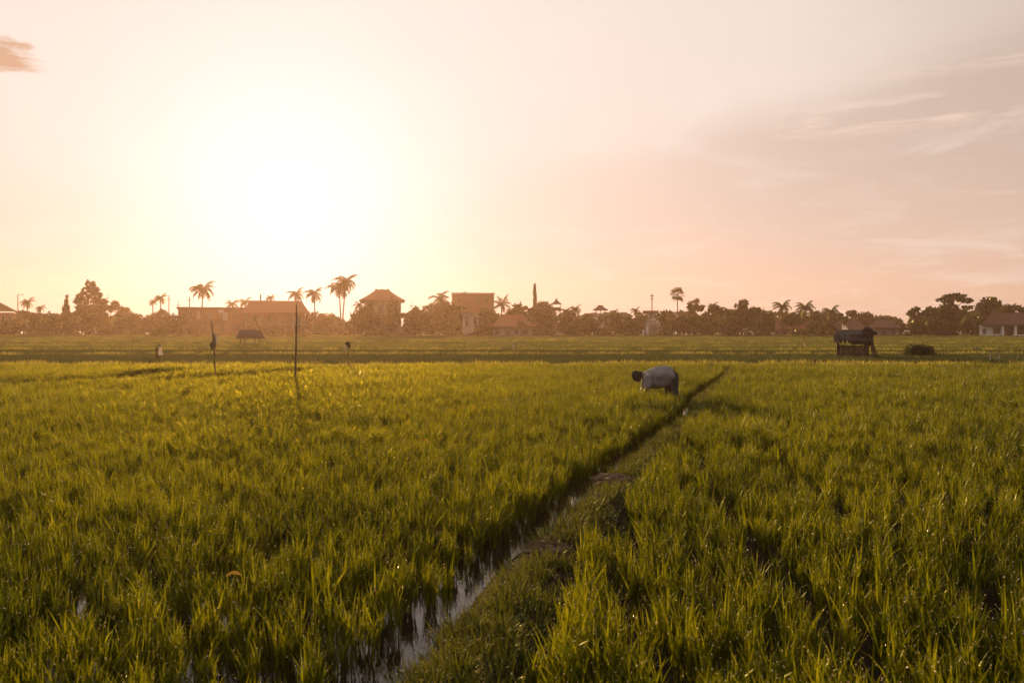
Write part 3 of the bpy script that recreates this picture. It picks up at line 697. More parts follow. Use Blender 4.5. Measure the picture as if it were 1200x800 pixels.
# --- low growth joining the village edge
rn = random.Random(9)
for k in range(32):
    x = 8 + k * 37 + rn.uniform(-6, 6)
    if 1020 < x < 1056 or x > 1140 or 752 < x < 776 or 212 < x < 368: continue
    tree(x, rn.uniform(376, 386), rn.uniform(16, 40), 'shrub', rn.uniform(164, 170), 'low dark hedge bush, ' + near(x), rn.choice(['leaf_dark', 'leaf_mid', 'leaf_mid']), group='bushes along the village edge', trunk=False, dens=.8)
for k in range(40):
    x = -10 + k * 31 + rn.uniform(-8, 8)
    if 210 < x < 290 and False: continue
    tree(x, rn.uniform(361, 374), rn.uniform(22, 52), rn.choice(['round', 'scrag', 'tall']), rn.uniform(205, 240), 'distant hazy tree behind houses, ' + near(x), rn.choice(['leaf_mid', 'leaf_olive', 'leaf_dark']), group='distant trees behind the village', trunk=False, dens=.7)
rs = np.random.RandomState(31); bl = []
for k in range(260):
    X_ = rs.uniform(-150, 165); Y_ = rs.uniform(196, 204); bl.append((X_, Y_, .53 + rs.uniform(.3, .9), rs.uniform(1.2, 3.2), 1.2, rs.uniform(.9, 2.0)))
q = leafcards(rs, bl, 15000, .5); q = q[q[:, :, 2].min(1) > .4]
tag(obj('undergrowth', quadmesh('undergrowth', q), 'leaf_mid'), 'dark tangled undergrowth filling the gaps below the village trees', 'undergrowth', kind='stuff')
# clipped round bushes at the margin before the halls on the left
for x, yt, wd, lb in [(188, 382, 17, 'rounded yellow-green bush above the white scarecrow'), (208, 386, 9, 'small clipped bush below the flat-roofed building, left of the leaning pole'), (231, 386, 12, 'clipped round bush just left of the pole with hanging cloth'), (255, 387, 8, 'small clipped bush right behind the pole with hanging cloth'), (271, 387, 9, 'small clipped bush left of the thatched shed'), (322, 384, 22, 'widest clipped bush right of the thatched shed'), (340, 386, 9, 'small clipped bush left of the tallest bare pole'), (361, 387, 9, 'small clipped bush right of the tallest bare pole'), (382, 388, 10, 'low clipped bush left of the twin palms'), (405, 387, 9, 'low clipped bush under the twin palms')]:
    tree(x, yt, wd, 'shrub', 160, lb, 'leaf_yel', name='clipped_bush', trunk=False, dens=2.5, group='clipped bushes on the field margin')
for x, yt, wd, lb in [(709, 383, 12, 'yellow flowering shrub at the foot of the pale-trunked palm'), (735, 388, 9, 'yellow shrub between the pavilion tower and white house'), (773, 388, 9, 'yellow shrub at the right corner of the white house'), (470, 389, 12, 'low yellow grass clump before the villa'), (1063, 388, 8, 'yellowish shrub right of the grey-walled house'), (973, 386, 10, 'yellowish shrub at the left of the hut'), (885, 384, 22, 'pale green shrub below the loose-topped tree')]:
    tree(x, yt, wd, 'shrub', 162, lb, 'leaf_yel', name='yellow_shrub', trunk=False, dens=2)
# --- palms
palm(32, 349, 178, 'small palm just right of the street lamp at far left', 9, 13)
palm(47, 357, 178, 'short spiky palm between the lamp post and cone-shaped tree', 7, 11)
palm(188, 344, 182, 'feathery palm right of the layered tree, beside two poles', 9, 14, name='palm_tree')
palm(179, 350, 186, 'shorter palm touching the one beside the two poles', 6, 11)
palm(238, 330, 180, 'single tall palm rising behind the flat-roofed building', 15, 17, lean=.5)
palm(272, 351, 195, 'low palm behind the flat roof, left one of a pair', 9, 13)
palm(287, 349, 197, 'low palm behind the flat roof, right one of a pair', 9, 13)
palm(317, 345, 205, 'palm whose tip only just clears the hipped hall roof', 7, 12)
palm(347, 338, 186, 'palm behind the right end of the hipped hall', 11, 15)
palm(368, 337, 182, 'palm standing clear right of the hipped hall', 12, 16, lean=-.4)
palm(402, 321, 174, 'tallest palm cluster on two bare stems left of the villa', 15, 17, lean=.3, stems=((.6, 0), (-.9, 1.4)))
palm(421, 352, 172, 'low palm with pale spikes left of the villa roof', 9, 13)
palm(514, 341, 176, 'wind-bent palm with raised frond left of the blocky building', 14, 11, lean=.6, wind=.9)
palm(588, 349, 180, 'spiky palm between blocky building and round dark trees', 12, 12, droop=.5)
palm(674, 357, 174, 'dark palm midway between pagoda tower and pavilion tower', 9, 14)
palm(663, 360, 173, 'dark palm just right of the pagoda tower', 8, 13)
palm(720, 362, 182, 'small palm right behind the pavilion tower', 6, 11)
palm(709, 367, 164, 'palm with pale trunk in front of the pavilion tower', 10, 14)
palm(745, 360, 178, 'small palm left of the balcony building', 7, 13)
palm(794, 340, 174, 'lone fan palm with round head on a thin stem', 9, 22, fan=True, trunk_r=.12)
palm(836, 354, 176, 'palm poking out above dark trees right of the fan palm', 7, 12)
palm(814, 352, 177, 'stubby palm nearest to the right of the fan palm', 8, 13, fan=True)
palm(917, 352, 170, 'spreading palm before the brown tiled roof', 12, 15)
palm(944, 353, 170, 'spreading palm right of the brown tiled roof', 12, 15, droop=.8)
palm(974, 358, 170, 'palm with arching fronds left of the field hut', 12, 15)
palm(1128, 360, 174, 'palm hidden in the growth right of the umbrella-crowned tree', 9, 13)
palm(1186, 355, 186, 'feathery palm behind the red roof at the right edge', 8, 13)
for x, yt, cr, lb in [(300, 372, 8, 'low palm before the lower wall of the hipped hall'), (437, 362, 9, 'low palm crossing the front of the villa with finials'), (532, 366, 9, 'low palm in the thicket before the blocky building'), (612, 374, 8, 'low palm overlapping the right of the wide red roof'), (648, 366, 8, 'low palm under the pagoda tower'), (690, 366, 8, 'low palm left of the pavilion tower'), (756, 368, 7, 'small palm left of the white house roof'), (786, 366, 8, 'low palm below and left of the fan palm'), (846, 368, 9, 'low palm in the dark thicket left of the tallest rounded tree'), (888, 370, 9, 'low palm in the thicket beside the pole by the brown roof'), (930, 368, 9, 'low palm between the two spreading palms'), (960, 366, 9, 'low palm between spreading palm and arching palm'), (990, 368, 9, 'low palm just above the left end of the hut roof'), (1088, 370, 8, 'low palm below the spiky many-stemmed tree'), (1142, 366, 9, 'low palm against the left side of the red roof'), (1176, 358, 9, 'palm rising behind the middle of the red roof')]:
    palm(x, yt, 159 if x < 1170 else 190, lb, cr, 13, droop=.8)
for x, yt, cr, lb in [(28, 374, 7, 'short yellow-green palm at the margin, leftmost'), (51, 371, 8, 'short yellow-green palm at the margin, second from left'), (69, 377, 7, 'short yellow-green palm at the margin below the cone-shaped tree'), (88, 370, 8, 'young palm with one pale frond below the layered tree'), (128, 372, 9, 'young palm at the margin right of the layered tree')]:
    palm(x, yt, 160, lb, cr, 9, droop=.55, name='young_palm', mat='leaf_yel', trunk_r=.14)

# ------------------------------------------------------------------ buildings
def windows(root, rects, y0, s=1):
    for (x0, x1, z0, z1) in rects:
        fr = MB(); t_ = .09
        fr.box(x0, x1, y0 - .10, y0 - .003, z0, z0 + t_); fr.box(x0, x1, y0 - .10, y0 - .003, z1 - t_, z1)
        fr.box(x0, x0 + t_, y0 - .095, y0 - .004, z0 + t_, z1 - t_); fr.box(x1 - t_, x1, y0 - .095, y0 - .004, z0 + t_, z1 - t_)
        fo = fr.build('window', 'frame', root)
        MB().box(x0 + t_, x1 - t_, y0 - .04, y0 - .005, z0 + t_, z1 - t_).build('pane', 'glass', fo)
def hip(mb, x0, x1, y0, y1, ze, zr, rx0, rx1, th_=.18, curve=.12):
    ym = (y0 + y1) / 2; N_ = 5; rings = []
    for i in range(N_ + 1):
        t = i / N_; h = ze + (zr - ze) * (t - curve * math.sin(math.pi * t) )
        rings.append([(x0 + (rx0 - x0) * t, y0 + (ym - .05 - y0) * t, h), (x1 + (rx1 - x1) * t, y0 + (ym - .05 - y0) * t, h), (x1 + (rx1 - x1) * t, y1 + (ym + .05 - y1) * t, h), (x0 + (rx0 - x0) * t, y1 + (ym + .05 - y1) * t, h)])
    vs = [p for r_ in rings for p in r_]; fs = [(i * 4 + k, i * 4 + (k + 1) % 4, (i + 1) * 4 + (k + 1) % 4, (i + 1) * 4 + k) for i in range(N_) for k in range(4)]
    fs.append((N_ * 4, N_ * 4 + 1, N_ * 4 + 2, N_ * 4 + 3)); mb.add(vs, fs)
    mb.box(x0, x1, y0, y1, ze - th_, ze - .002)
    mb.tube([(rx0 - .1, ym, zr), (rx1 + .1, ym, zr)], .12, 6)
    return mb
def bldg(name, label, xa, xb, d, cat='house'):
    X = px((xa + xb) / 2, d); tn = ((xa + xb) / 2 - 600) / F; cs = math.cos(math.atan(tn)); r = empty(name, (X, d, gz(X, d)), label, cat, rz=-math.atan(tn)); W = (xb - xa) / F * d / 2 * cs
    return r, W, lambda y: pz(y, d) - gz(X, d), lambda x: (px(x, d) - X) * cs
# gabled roof at far left edge
r, W, Z, U = bldg('gabled_house', 'brown gabled house cut off by the left edge of the picture', -40, 20, 190)
MB().box(-W + .6, W - .6, 0, 7, -.2, Z(366)).build('wall', 'brickwall', r)
m = MB(); m.add([(-W, -.6, Z(364)), (W, -.6, Z(364)), (W, 7.6, Z(364)), (-W, 7.6, Z(364)), (U(0), -.6, Z(354)), (U(0), 7.6, Z(354))], [(0, 1, 4), (2, 3, 5), (1, 2, 5, 4), (3, 0, 4, 5), (0, 3, 2, 1)]); m.build('roof', 'tile_dark', r)
windows(r, [(U(2), U(6), Z(378), Z(370)), (U(10), U(14), Z(378), Z(370))], 0)
# flat-roofed building
r, W, Z, U = bldg('flat_roofed_building', 'long low flat-roofed building left of the hipped hall', 210, 290, 178)
MB().box(-W, W, 0, 8, -.2, Z(362)).build('wall', 'brickwall', r)
MB().box(-W - .4, W + .1, -1.0, 8.4, Z(362) + .003, Z(360)).build('roof', 'tile_dark', r)
m = MB().box(U(231), U(235), -.05, -.002, Z(374), Z(364)); m.build('wall_panel', 'plaster', r)
m = MB().box(U(243), U(250), -.05, -.002, Z(374), Z(366)); m.build('wall_panel', 'concrete', r)
m = MB().box(U(261), U(267), -.05, -.002, Z(375), Z(366)); m.build('wall_panel', 'white', r)
m = MB().box(U(256), U(262), -1.5, -1.1, Z(366.5), Z(363)); m.build('awning', 'white', r)
m = MB().box(U(210), U(216), -1.2, -.3, Z(374), Z(371.5)); m.build('awning', 'white', r)
windows(r, [(U(220), U(226), Z(374), Z(366)), (U(237), U(241), Z(374), Z(366)), (U(272), U(278), Z(374), Z(366)), (U(216), U(222), Z(388), Z(379)), (U(238), U(246), Z(388), Z(379)), (U(258), U(264), Z(388), Z(379)), (U(276), U(283), Z(388), Z(379))], 0)
# long hipped hall
r, W, Z, U = bldg('hipped_hall', 'long hall with broad hipped roof left of the tallest bare pole', 288, 361, 176)
MB().box(U(290), U(358), 0, 10, -.2, Z(367)).build('wall', 'brickwall', r)
hip(MB(), U(286), U(363), -1.3, 11.3, Z(367) + .2, Z(352), U(292), U(355), curve=.02).build('roof', 'tile', r)
MB().box(U(304.3), U(306), 4.5, 5, Z(352), Z(344)).build('chimney', 'concrete', r)
MB().box(U(288), U(360), -2.0, -.003, Z(381), Z(380)).build('balcony', 'concrete', r)
for x in (289, 301, 315, 329, 343, 357): MB().box(U(x), U(x + 1), -1.9, -1.7, -.1, Z(367) - .003 if x in (289, 357) else Z(381) - .003).build('pillar', 'concrete', r)
windows(r, [(U(295 + 9 * k), U(300 + 9 * k), Z(379), Z(369)) for k in range(7)] + [(U(296 + 12 * k), U(302 + 12 * k), Z(392), Z(383)) for k in range(5)], 0)
# villa with finials
r, W, Z, U = bldg('finial_villa', 'two-storey villa with steep hipped roof and three finials beside the twin palms', 423, 473, 172)
MB().box(U(427), U(470), 0, 9, -.2, Z(353)).build('wall', 'plaster', r)
hip(MB(), U(421), U(475), -1.4, 10.4, Z(353) + .2, Z(338.5), U(440), U(456), curve=.06).build('roof', 'tile', r)
for x in (440.5, 448, 455.5): MB().tube([(U(x), 4.5, Z(339)), (U(x), 4.5, Z(337.6)), (U(x), 4.5, Z(336))], [.22, .12, .03], 6).build('finial', 'tile_dark', r)
MB().box(U(427), U(470), -1.1, -.003, Z(371), Z(369.5)).build('balcony', 'concrete', r)
hip(MB(), U(424), U(473), -2.0, -1.105, Z(372), Z(371.2), U(428), U(470)).build('awning', 'tile', r)
for x in (427, 437, 449, 461, 469): MB().box(U(x), U(x + .9), -1.05, -.8, -.1, Z(353) - .003).build('pillar', 'concrete', r)
windows(r, [(U(431), U(437), Z(368), Z(357)), (U(442), U(448), Z(368), Z(357)), (U(453), U(459), Z(368), Z(357)), (U(431), U(437), Z(388), Z(376)), (U(444), U(450), Z(388), Z(376)), (U(455), U(461), Z(388), Z(376))], 0)
# blocky building
r, W, Z, U = bldg('blocky_building', 'tall flat-topped plain block above the trees right of the bent palm', 529.5, 579, 200, 'building')
MB().box(-W, W, 0, 10, -.2, Z(345)).build('wall', 'brickwall', r)
MB().box(-W - .15, W + .15, -.15, 10.15, Z(345) + .003, Z(343)).build('parapet', 'concrete', r)
MB().box(U(543), U(546), 3, 4, Z(343) + .003, Z(341.3)).build('water_tank', 'metal', r)
windows(r, [(U(535 + 11 * k), U(540 + 11 * k), Z(355), Z(349)) for k in range(4)], 0)
# small red roof in front of it
r, W, Z, U = bldg('small_red_roof_house', 'small house whose red roof peeps between trees before the blocky building', 540, 563, 166)
MB().box(-W + .4, W - .4, 0, 4, -.2, Z(366)).build('wall', 'plaster', r)
hip(MB(), -W, W, -.6, 4.6, Z(366) + .15, Z(358.5), U(548), U(556)).build('roof', 'tile', r)
windows(r, [(U(545), U(549), Z(382), Z(371)), (U(555), U(559), Z(382), Z(371))], 0)
# wide red roof
r, W, Z, U = bldg('wide_red_roof_house', 'low house under a wide red tiled roof below the pencil conifer', 574, 628, 163)
MB().box(-W + .7, W - .7, 0, 7, -.2, Z(383)).build('wall', 'plaster', r)
hip(MB(), -W, W, -1, 8, Z(383) + .15, Z(368.5), U(586), U(614)).build('roof', 'tile', r)
windows(r, [(U(580 + 11 * k), U(586 + 11 * k), Z(392), Z(386)) for k in range(4)], 0)
# pagoda-like water tower
r, W, Z, U = bldg('pagoda_tower', 'slender tower on legs with curved pagoda roof', 648, 656, 176, 'tower')
for sx in (-1, 1):
    for sy in (-1, 1): MB().tube([(sx * .95, sy * .8 + 1, -.1), (sx * .8, sy * .7 + 1, Z(364))], .12, 6).build('leg', 'concrete', r)
MB().box(-1.0, 1.0, .1, 1.9, Z(364) + .003, Z(360)).build('tank', 'tile_dark', r)
for sx in (-.85, .85):
    for sy in (.3, 1.7): MB().box(sx - .07, sx + .07, sy - .07, sy + .07, Z(360) + .003, Z(355.5)).build('post', 'concrete', r)
hip(MB(), U(646), U(658), -.2, 2.2, Z(355.3), Z(350.5), U(651.4), U(652.6), curve=.2).build('roof', 'tile_dark', r)
MB().tube([(0, 1, Z(350.5)), (0, 1, Z(348))], [.08, .02], 5).build('finial', 'tile_dark', r)
# pavilion tower
r, W, Z, U = bldg('pavilion_tower', 'open tower with wide pyramid roof above the pale-trunked palm', 696, 711, 178, 'tower')
MB().box(U(698), U(710), 0, 2.6, -.1, Z(367)).build('wall', 'plaster', r)
for x in (698.5, 703.5, 709.2): MB().box(U(x) - .1, U(x) + .1, .1, .3, Z(367) + .003, Z(362.8)).build('post', 'concrete', r)
hip(MB(), U(695), U(712.5), -1, 3.6, Z(362.5), Z(358), U(701), U(706), curve=.12).build('roof', 'tile_dark', r)
windows(r, [(U(701), U(704), Z(378), Z(370))], 0)
# rounded roof house
r, W, Z, U = bldg('gabled_roof_house', 'hazy house with low peaked roof between pavilion tower and balcony building', 720, 742, 186)
MB().box(-W + .5, W - .5, 0, 6, -.2, Z(371)).build('wall', 'plaster', r); hip(MB(), -W, W, -.7, 6.7, Z(371) + .15, Z(366), U(728), U(734), curve=-.1).build('roof', 'tile_dark', r)
windows(r, [(U(726), U(729), Z(380), Z(374)), (U(733), U(736), Z(380), Z(374))], 0)
# balcony building
r, W, Z, U = bldg('balcony_building', 'pale upper storey with parapet under the lattice mast', 753, 772, 184, 'building')
MB().box(U(755), U(770), 0, 6, -.2, Z(367)).build('wall', 'plaster', r)
MB().box(U(753), U(772), -.7, 6.6, Z(367) + .003, Z(364)).build('roof', 'tile_dark', r)
for x in (755.5, 760, 765, 769): MB().box(U(x), U(x + .7), -.55, -.3, Z(374), Z(367)).build('pillar', 'white', r)
MB().box(U(754), U(771), -.6, -.25, Z(375.5), Z(374) - .003).build('balcony', 'white', r)
windows(r, [(U(757), U(759.5), Z(373.5), Z(368.5)), (U(762), U(764.5), Z(373.5), Z(368.5))], 0)
# white house
r, W, Z, U = bldg('white_house', 'small white boxy house at the field edge below the lattice mast', 754, 773, 163)
MB().box(U(757), U(773), 0, 4, -.2, Z(379)).build('wall', 'white', r)
MB().box(U(755), U(774), -.5, 4.4, Z(379) + .003, Z(378)).build('roof', 'white', r)
MB().box(U(760), U(770), -.06, -.003, -.1, Z(381)).build('door', 'frame', r)
MB().box(U(753), U(757.5), -1.2, -.6, -.1, Z(386)).build('gatepost', 'white', r)
windows(r, [(U(770.5), U(772.5), Z(388), Z(382))], 0)
# brown-roofed house left of palms
r, W, Z, U = bldg('brown_roof_house', 'long house with hazy brown tiled roof behind two spreading palms', 902, 958, 180)
MB().box(-W + .7, W - .7, 0, 8, -.2, Z(386)).build('wall', 'plaster', r); hip(MB(), -W, W, -1, 9, Z(386) + .15, Z(370), U(912), U(944)).build('roof', 'tile', r)
windows(r, [(U(909 + 9 * k), U(914 + 9 * k), Z(393), Z(388)) for k in range(5)], 0)
r, W, Z, U = bldg('behind_hut_house', 'dark-roofed house directly behind the field hut', 966, 1018, 176)
MB().box(-W + .7, W - .7, 0, 8, -.2, Z(387)).build('wall', 'brickwall', r); hip(MB(), -W, W, -1, 9, Z(387) + .15, Z(373), U(990), U(1003), curve=.02).build('roof', 'tile_dark', r)
windows(r, [(U(972), U(976), Z(394), Z(389)), (U(985), U(989), Z(394), Z(389)), (U(1006), U(1010), Z(394), Z(389))], 0)
# grey-walled house
r, W, Z, U = bldg('grey_walled_house', 'grey-walled house with hipped roof between hut and spiky tree', 1016, 1056, 166)
MB().box(U(1019), U(1053), 0, 7, -.2, Z(384.5)).build('wall', 'concrete', r); hip(MB(), U(1015), U(1057), -.9, 7.9, Z(384.5) + .15, Z(373), U(1031), U(1042), curve=.03).build('roof', 'tile_dark', r)
windows(r, [(U(1032), U(1039), Z(393), Z(387)), (U(1023), U(1026), Z(393), Z(387)), (U(1045), U(1049), Z(393), Z(387))], 0)
# red-roofed white house at right edge
r, W, Z, U = bldg('red_roof_house', 'white-walled house with red hipped roof at the right edge', 1143, 1222, 160)
MB().box(U(1147), U(1176), 0, 8, -.2, Z(381)).build('wall', 'white', r)
MB().box(U(1176) + .003, U(1218), 1.8, 8, -.2, Z(381)).build('wall', 'plaster', r)
hip(MB(), U(1150), U(1178), -1.2, 6, Z(381) + .16, Z(362), U(1163), U(1167), curve=.04).build('roof', 'tile_dark', r)
hip(MB(), U(1160), U(1222), -1.0, 9, Z(381) + .12, Z(366.5), U(1168), U(1215), curve=.02).build('roof', 'tile_dark', r)
for x in (1175, 1190, 1204, 1218): MB().box(U(x) - .2, U(x) + .2, -.8, -.4, -.1, Z(381) - .1).build('pillar', 'white', r)
windows(r, [(U(1163), U(1172), Z(391), Z(383.5)), (U(1151), U(1155), Z(391), Z(385))], 0); windows(r, [(U(1180), U(1187), Z(394), Z(384)), (U(1192), U(1200), Z(394), Z(384)), (U(1206), U(1213), Z(394), Z(384))], 1.8)
MB().box(U(1186), U(1200), -1.3, -1.1, -.1, Z(392)).build('low_wall', 'white', r)
# low dark shelter and white post at right
r, W, Z, U = bldg('low_shelter', 'low dark open shelter with flat roof below the umbrella-crowned tree', 1096, 1113, 162, 'shelter')
MB().box(-W, W, -.5, 3, Z(389.5), Z(388.8)).build('roof', 'metal', r)
for sx in (-1, 1): MB().box(sx * W * .9 - .06, sx * W * .9 + .06, -.3, -.18, -.1, Z(389.5) - .003).build('post', 'wood', r)
MB().box(-W + .1, W - .1, 2.8, 2.9, -.1, Z(389.5) - .003).build('back_wall', 'wood', r)

# ------------------------------------------------------------------ poles, masts
def pole(x, yt, yb_d, label, rad=.05, name='utility_pole', extra=None, x2=None, mat='metal', cat='pole'):
    d = yb_d; X = px(x, d); z0 = gz(X, d); r = empty(name, (X, d, z0), label, cat); h = pz(yt, d) - z0
    dx_ = (px(x2, d) - X) if x2 is not None else 0
    MB().tube([(dx_, 0, -.15), (dx_ * .5 + .02 * h * .2, 0, h * .5), (0, 0, h)], [rad * 1.15, rad, rad * .75], 7).build('shaft', mat, r, True)
    return r, h
r, h = pole(21, 345, 178, 'street lamp on a thin post at far left', .12, 'street_lamp', cat='lamp')
MB().tube([(0, 0, h - .2), (.3, 0, h), (.9, 0, h + .05)], .05, 5).build('arm', 'metal', r); MB().ell((.95, 0, h), (.28, .14, .10), 8, 6).build('lamp_head', 'metal', r, True)
for x, yt, rad, lb in [(198, 346, .12, 'bare pole just right of the feathery palm'), (222, 347, .11, 'bare pole between the flat roof corner and the tall single palm'), (209, 353, .07, 'shortest thin pole between the two taller bare poles'), (126, 345, .05, 'very thin mast right of the layered tree'), (482, 354, .07, 'thin pole right of the villa'), (733, 372, .12, 'dark pole left of the white house'), (895, 360, .07, 'thin pole left of the brown tiled roof'), (699, 372, .07, 'pale post left of the pale-trunked palm')]:
    r, h = pole(x, yt, 174, lb, rad)
    MB().box(-.5, .5, -.05, .05, h - .9, h - .8).build('crossarm', 'metal', r)
# lattice mast
d = 196; X = px(764, d); r = empty('lattice_mast', (X, d, gz(X, d)), 'thin red-brown lattice antenna mast above the balcony building', 'mast'); h = pz(344, d) - gz(X, d)
m = MB()
for k in range(3):
    a = 2.094 * k; m.tube([(.4 * math.cos(a), .4 * math.sin(a), -.1), (.12 * math.cos(a), .12 * math.sin(a), h)], .035, 5)
for i in range(14):
    z = h * i / 14; rr = .4 - .28 * i / 14
    for k in range(3):
        a, b = 2.094 * k, 2.094 * (k + 1); m.tube([(rr * math.cos(a), rr * math.sin(a), z), (rr * math.cos(b), rr * math.sin(b), z + h / 14)], .022, 4)
m.build('lattice', 'metal', r); m = MB(); m.box(-.5, .5, -.03, .03, h * .93, h * .95); m.box(-.35, .35, -.03, .03, h * .86, h * .88); m.build('antenna', 'metal', r)

# ------------------------------------------------------------------ things in the field
def cloth(name, mat, parent, pts, w0, w1, seed, n=7, thick=.012, loc=None):
    """ragged hanging cloth along pts with width w0->w1, solid thickness"""
    rn = random.Random(seed); v = []; f = []; NC = 6
    for i in range(n + 1):
        t = i / n; k = t * (len(pts) - 1); a = int(min(k, len(pts) - 2)); fr = k - a
        p = Vector(pts[a]).lerp(Vector(pts[a + 1]), fr); w_ = w0 + (w1 - w0) * t
        for j in range(NC + 1):
            u = j / NC - .5
            for s_ in (0, 1):
                v.append((p.x + u * w_ + rn.uniform(-.01, .01), p.y + .035 * math.sin(j * 2.1 + i * .9) + s_ * thick, p.z + rn.uniform(-.02, .02) * t + .02 * math.sin(j * 1.7)))
    W_ = (NC + 1) * 2
    for i in range(n):
        for j in range(NC):
            a = i * W_ + j * 2; f += [(a, a + 2, a + 2 + W_, a + W_), (a + 1, a + 1 + W_, a + 3 + W_, a + 3)]
        a = i * W_; f += [(a, a + W_, a + W_ + 1, a + 1)]; b = a + NC * 2; f += [(b, b + 1, b + 1 + W_, b + W_)]
    for i in (0, n):
        for j in range(NC): a = i * W_ + j * 2; f.append((a, a + 1, a + 3, a + 2))
    return obj(name, mesh(name, v, f, True), mat, parent, loc)
# pole with hanging bag
r, h = pole(248.3, 375, 25, 'thin leaning pole with a ragged grey cloth bundle tied to it', .022, 'scarecrow_pole', x2=253, mat='bamboo')
z1 = pz(391, 25); m = MB(); rn = random.Random(3)
m.tube([(.05, -.02, z1 + .02), (.07, -.03, z1 - .10), (.09, -.03, z1 - .26), (.09, -.02, z1 - .40), (.10, -.02, z1 - .47)], [.02, (.045, .04), (.06, .05), (.045, .04), .02], 9)
m.build('cloth_bundle', 'cloth_grey', r, True)
cloth('cloth_strip', 'cloth_white', r, [(.13, -.06, z1 - .04), (.19, -.05, z1 - .15), (.17, -.05, z1 - .27)], .05, .09, 4)
cloth('cloth_strip', 'cloth_grey', r, [(.02, -.06, z1 - .26), (.0, -.05, z1 - .36), (.03, -.05, z1 - .46)], .09, .06, 5)
m = MB(); m.tube([(.02, 0, z1 + .0), (.11, -.05, z1 - .02), (.02, -.09, z1 - .01), (-.02, -.02, z1)], .008, 5); m.build('tie', 'straw', r)
# tall bare pole with plastic strip
r, h = pole(347.6, 357, 24, 'tallest bare bamboo pole in the near paddy, white strip fluttering', .027, 'bamboo_pole', x2=345.8, mat='bamboo')
for k in range(6): MB().tube([(-.002 * k, 0, .3 + k * .36), (-.002 * k, 0, .33 + k * .36)], .034, 8).build('node_ring', 'bamboo', r)
m = MB(); m.tube([(.0, 0, pz(373, 24)), (.06, -.02, pz(374.5, 24)), (.10, -.03, pz(376, 24))], .005, 5); m.build('string', 'straw', r)
cloth('plastic_strip', 'cloth_white', r, [(.09, -.03, pz(376, 24)), (.10, -.03, pz(381, 24)), (.14, -.03, pz(385, 24))], .02, .05, 6)
# small scarecrow
r, h = pole(407.5, 401, 31, 'small scarecrow stick with dark hat and white rag behind the near paddy', .02, 'scarecrow', x2=409, mat='bamboo', cat='scarecrow')
m = MB(); m.ell((.0, 0, h - .04), (.10, .09, .075), 10, 7, .08, random.Random(4)); m.ell((.0, 0, h - .07), (.17, .15, .02), 12, 5); m.build('hat', 'headcloth', r, True)
m = MB(); m.tube([(-.10, 0, h - .13), (.12, 0, h - .10)], .012, 6); m.build('crossbar', 'bamboo', r)
cloth('rag', 'cloth_white', r, [(-.07, 0, h - .1), (-.09, 0, h - .2), (-.04, 0, h - .34)], .10, .05, 9)
cloth('rag', 'headcloth', r, [(.06, 0, h - .1), (.05, 0, h - .2)], .10, .08, 10)
# white flag on stick, slanted
d = 38; X = px(602, d); r = empty('white_flag', (X, d, gz(X, d)), 'white slanting rag on a stick just beyond the near paddy, centre', 'flag')
MB().tube([(.14, 0, -.1), (.12, 0, .5), (.02, 0, pz(402, d) - .05)], .015, 6).build('stick', 'bamboo', r)
cloth('rag', 'cloth_white', r, [(-.09, -.02, pz(402, d)), (-.02, -.02, pz(405.5, d)), (.07, -.02, pz(410.5, d))], .06, .09, 12)
# white-shirted scarecrow at left
d = 42; X = px(187, d); r = empty('scarecrow', (X, d, gz(X, d)), 'white-clothed scarecrow beside a dark post under the rounded bush', 'scarecrow')
MB().tube([(-.13, 0, -.1), (-.14, 0, pz(406, d) - gz(X, d))], .045, 7).build('post', 'wood', r)
MB().tube([(-.16, 0, .52), (.14, 0, .50)], .012, 6).build('crossbar', 'bamboo', r)
cloth('shirt', 'cloth_white', r, [(.05, -.03, pz(407.5, d)), (.06, -.03, pz(412, d)), (.08, -.03, pz(417, d))], .10, .26, 15)
MB().ell((.04, -.02, pz(407, d) + .05), (.06, .06, .07), 10, 7).build('head', 'cloth_grey', r, True)
# thin stick leaning with loop at left
d = 42; X = px(154, d); r = empty('leaning_stick', (X, d, gz(X, d)), 'thin leaning stick with crosspiece left of the white-clothed scarecrow', 'stick')
h = pz(394.5, d) - gz(X, d); MB().tube([(-.14, 0, -.1), (0, 0, h * .55), (.13, 0, h)], .014, 6).build('shaft', 'bamboo', r); MB().tube([(-.20, 0, h - .02), (.14, 0, h - .05)], .010, 5).build('crosspiece', 'bamboo', r)
# small coloured flag at right middle
d = 66; X = px(942, d); r = empty('rag_pole', (X, d, gz(X, d)), 'thin stick with little white and yellow rags left of the field hut', 'stick')
h = pz(392, d) - gz(X, d); MB().tube([(0, 0, -.1), (-.02, 0, h)], .016, 6).build('shaft', 'bamboo', r)
cloth('rag', 'dead', r, [(0, -.03, pz(393.5, d) - gz(X, d)), (.02, -.03, pz(398, d) - gz(X, d))], .08, .12, 20); cloth('rag', 'cloth_white', r, [(.03, -.03, pz(402.5, d) - gz(X, d)), (.06, -.03, pz(406, d) - gz(X, d))], .10, .18, 21)
MB().tube([(-.25, 0, pz(407, d) - gz(X, d)), (.1, 0, pz(406, d) - gz(X, d))], .014, 5).build('crosspiece', 'bamboo', r)
for x, y0, y1, lb in [(881, 387, 392.5, 'white slanting rag below the loose-topped tree'), (905, 389.5, 393, 'pale curled rag left of the spreading palm'), (112, 384, 390, 'small white rag at the margin below the layered tree')]:
    d = 150; X = px(x, d); r = empty('white_rag', (X, d, gz(X, d)), lb, 'flag'); g_ = gz(X, d)
    MB().tube([(.1, 0, -.1), (0, 0, pz(y0, d) - g_)], .03, 5).build('stick', 'bamboo', r); cloth('rag', 'cloth_white', r, [(-.2, -.03, pz(y0, d) - g_), (.25, -.03, pz(y1, d) - g_)], .25, .4, int(x))
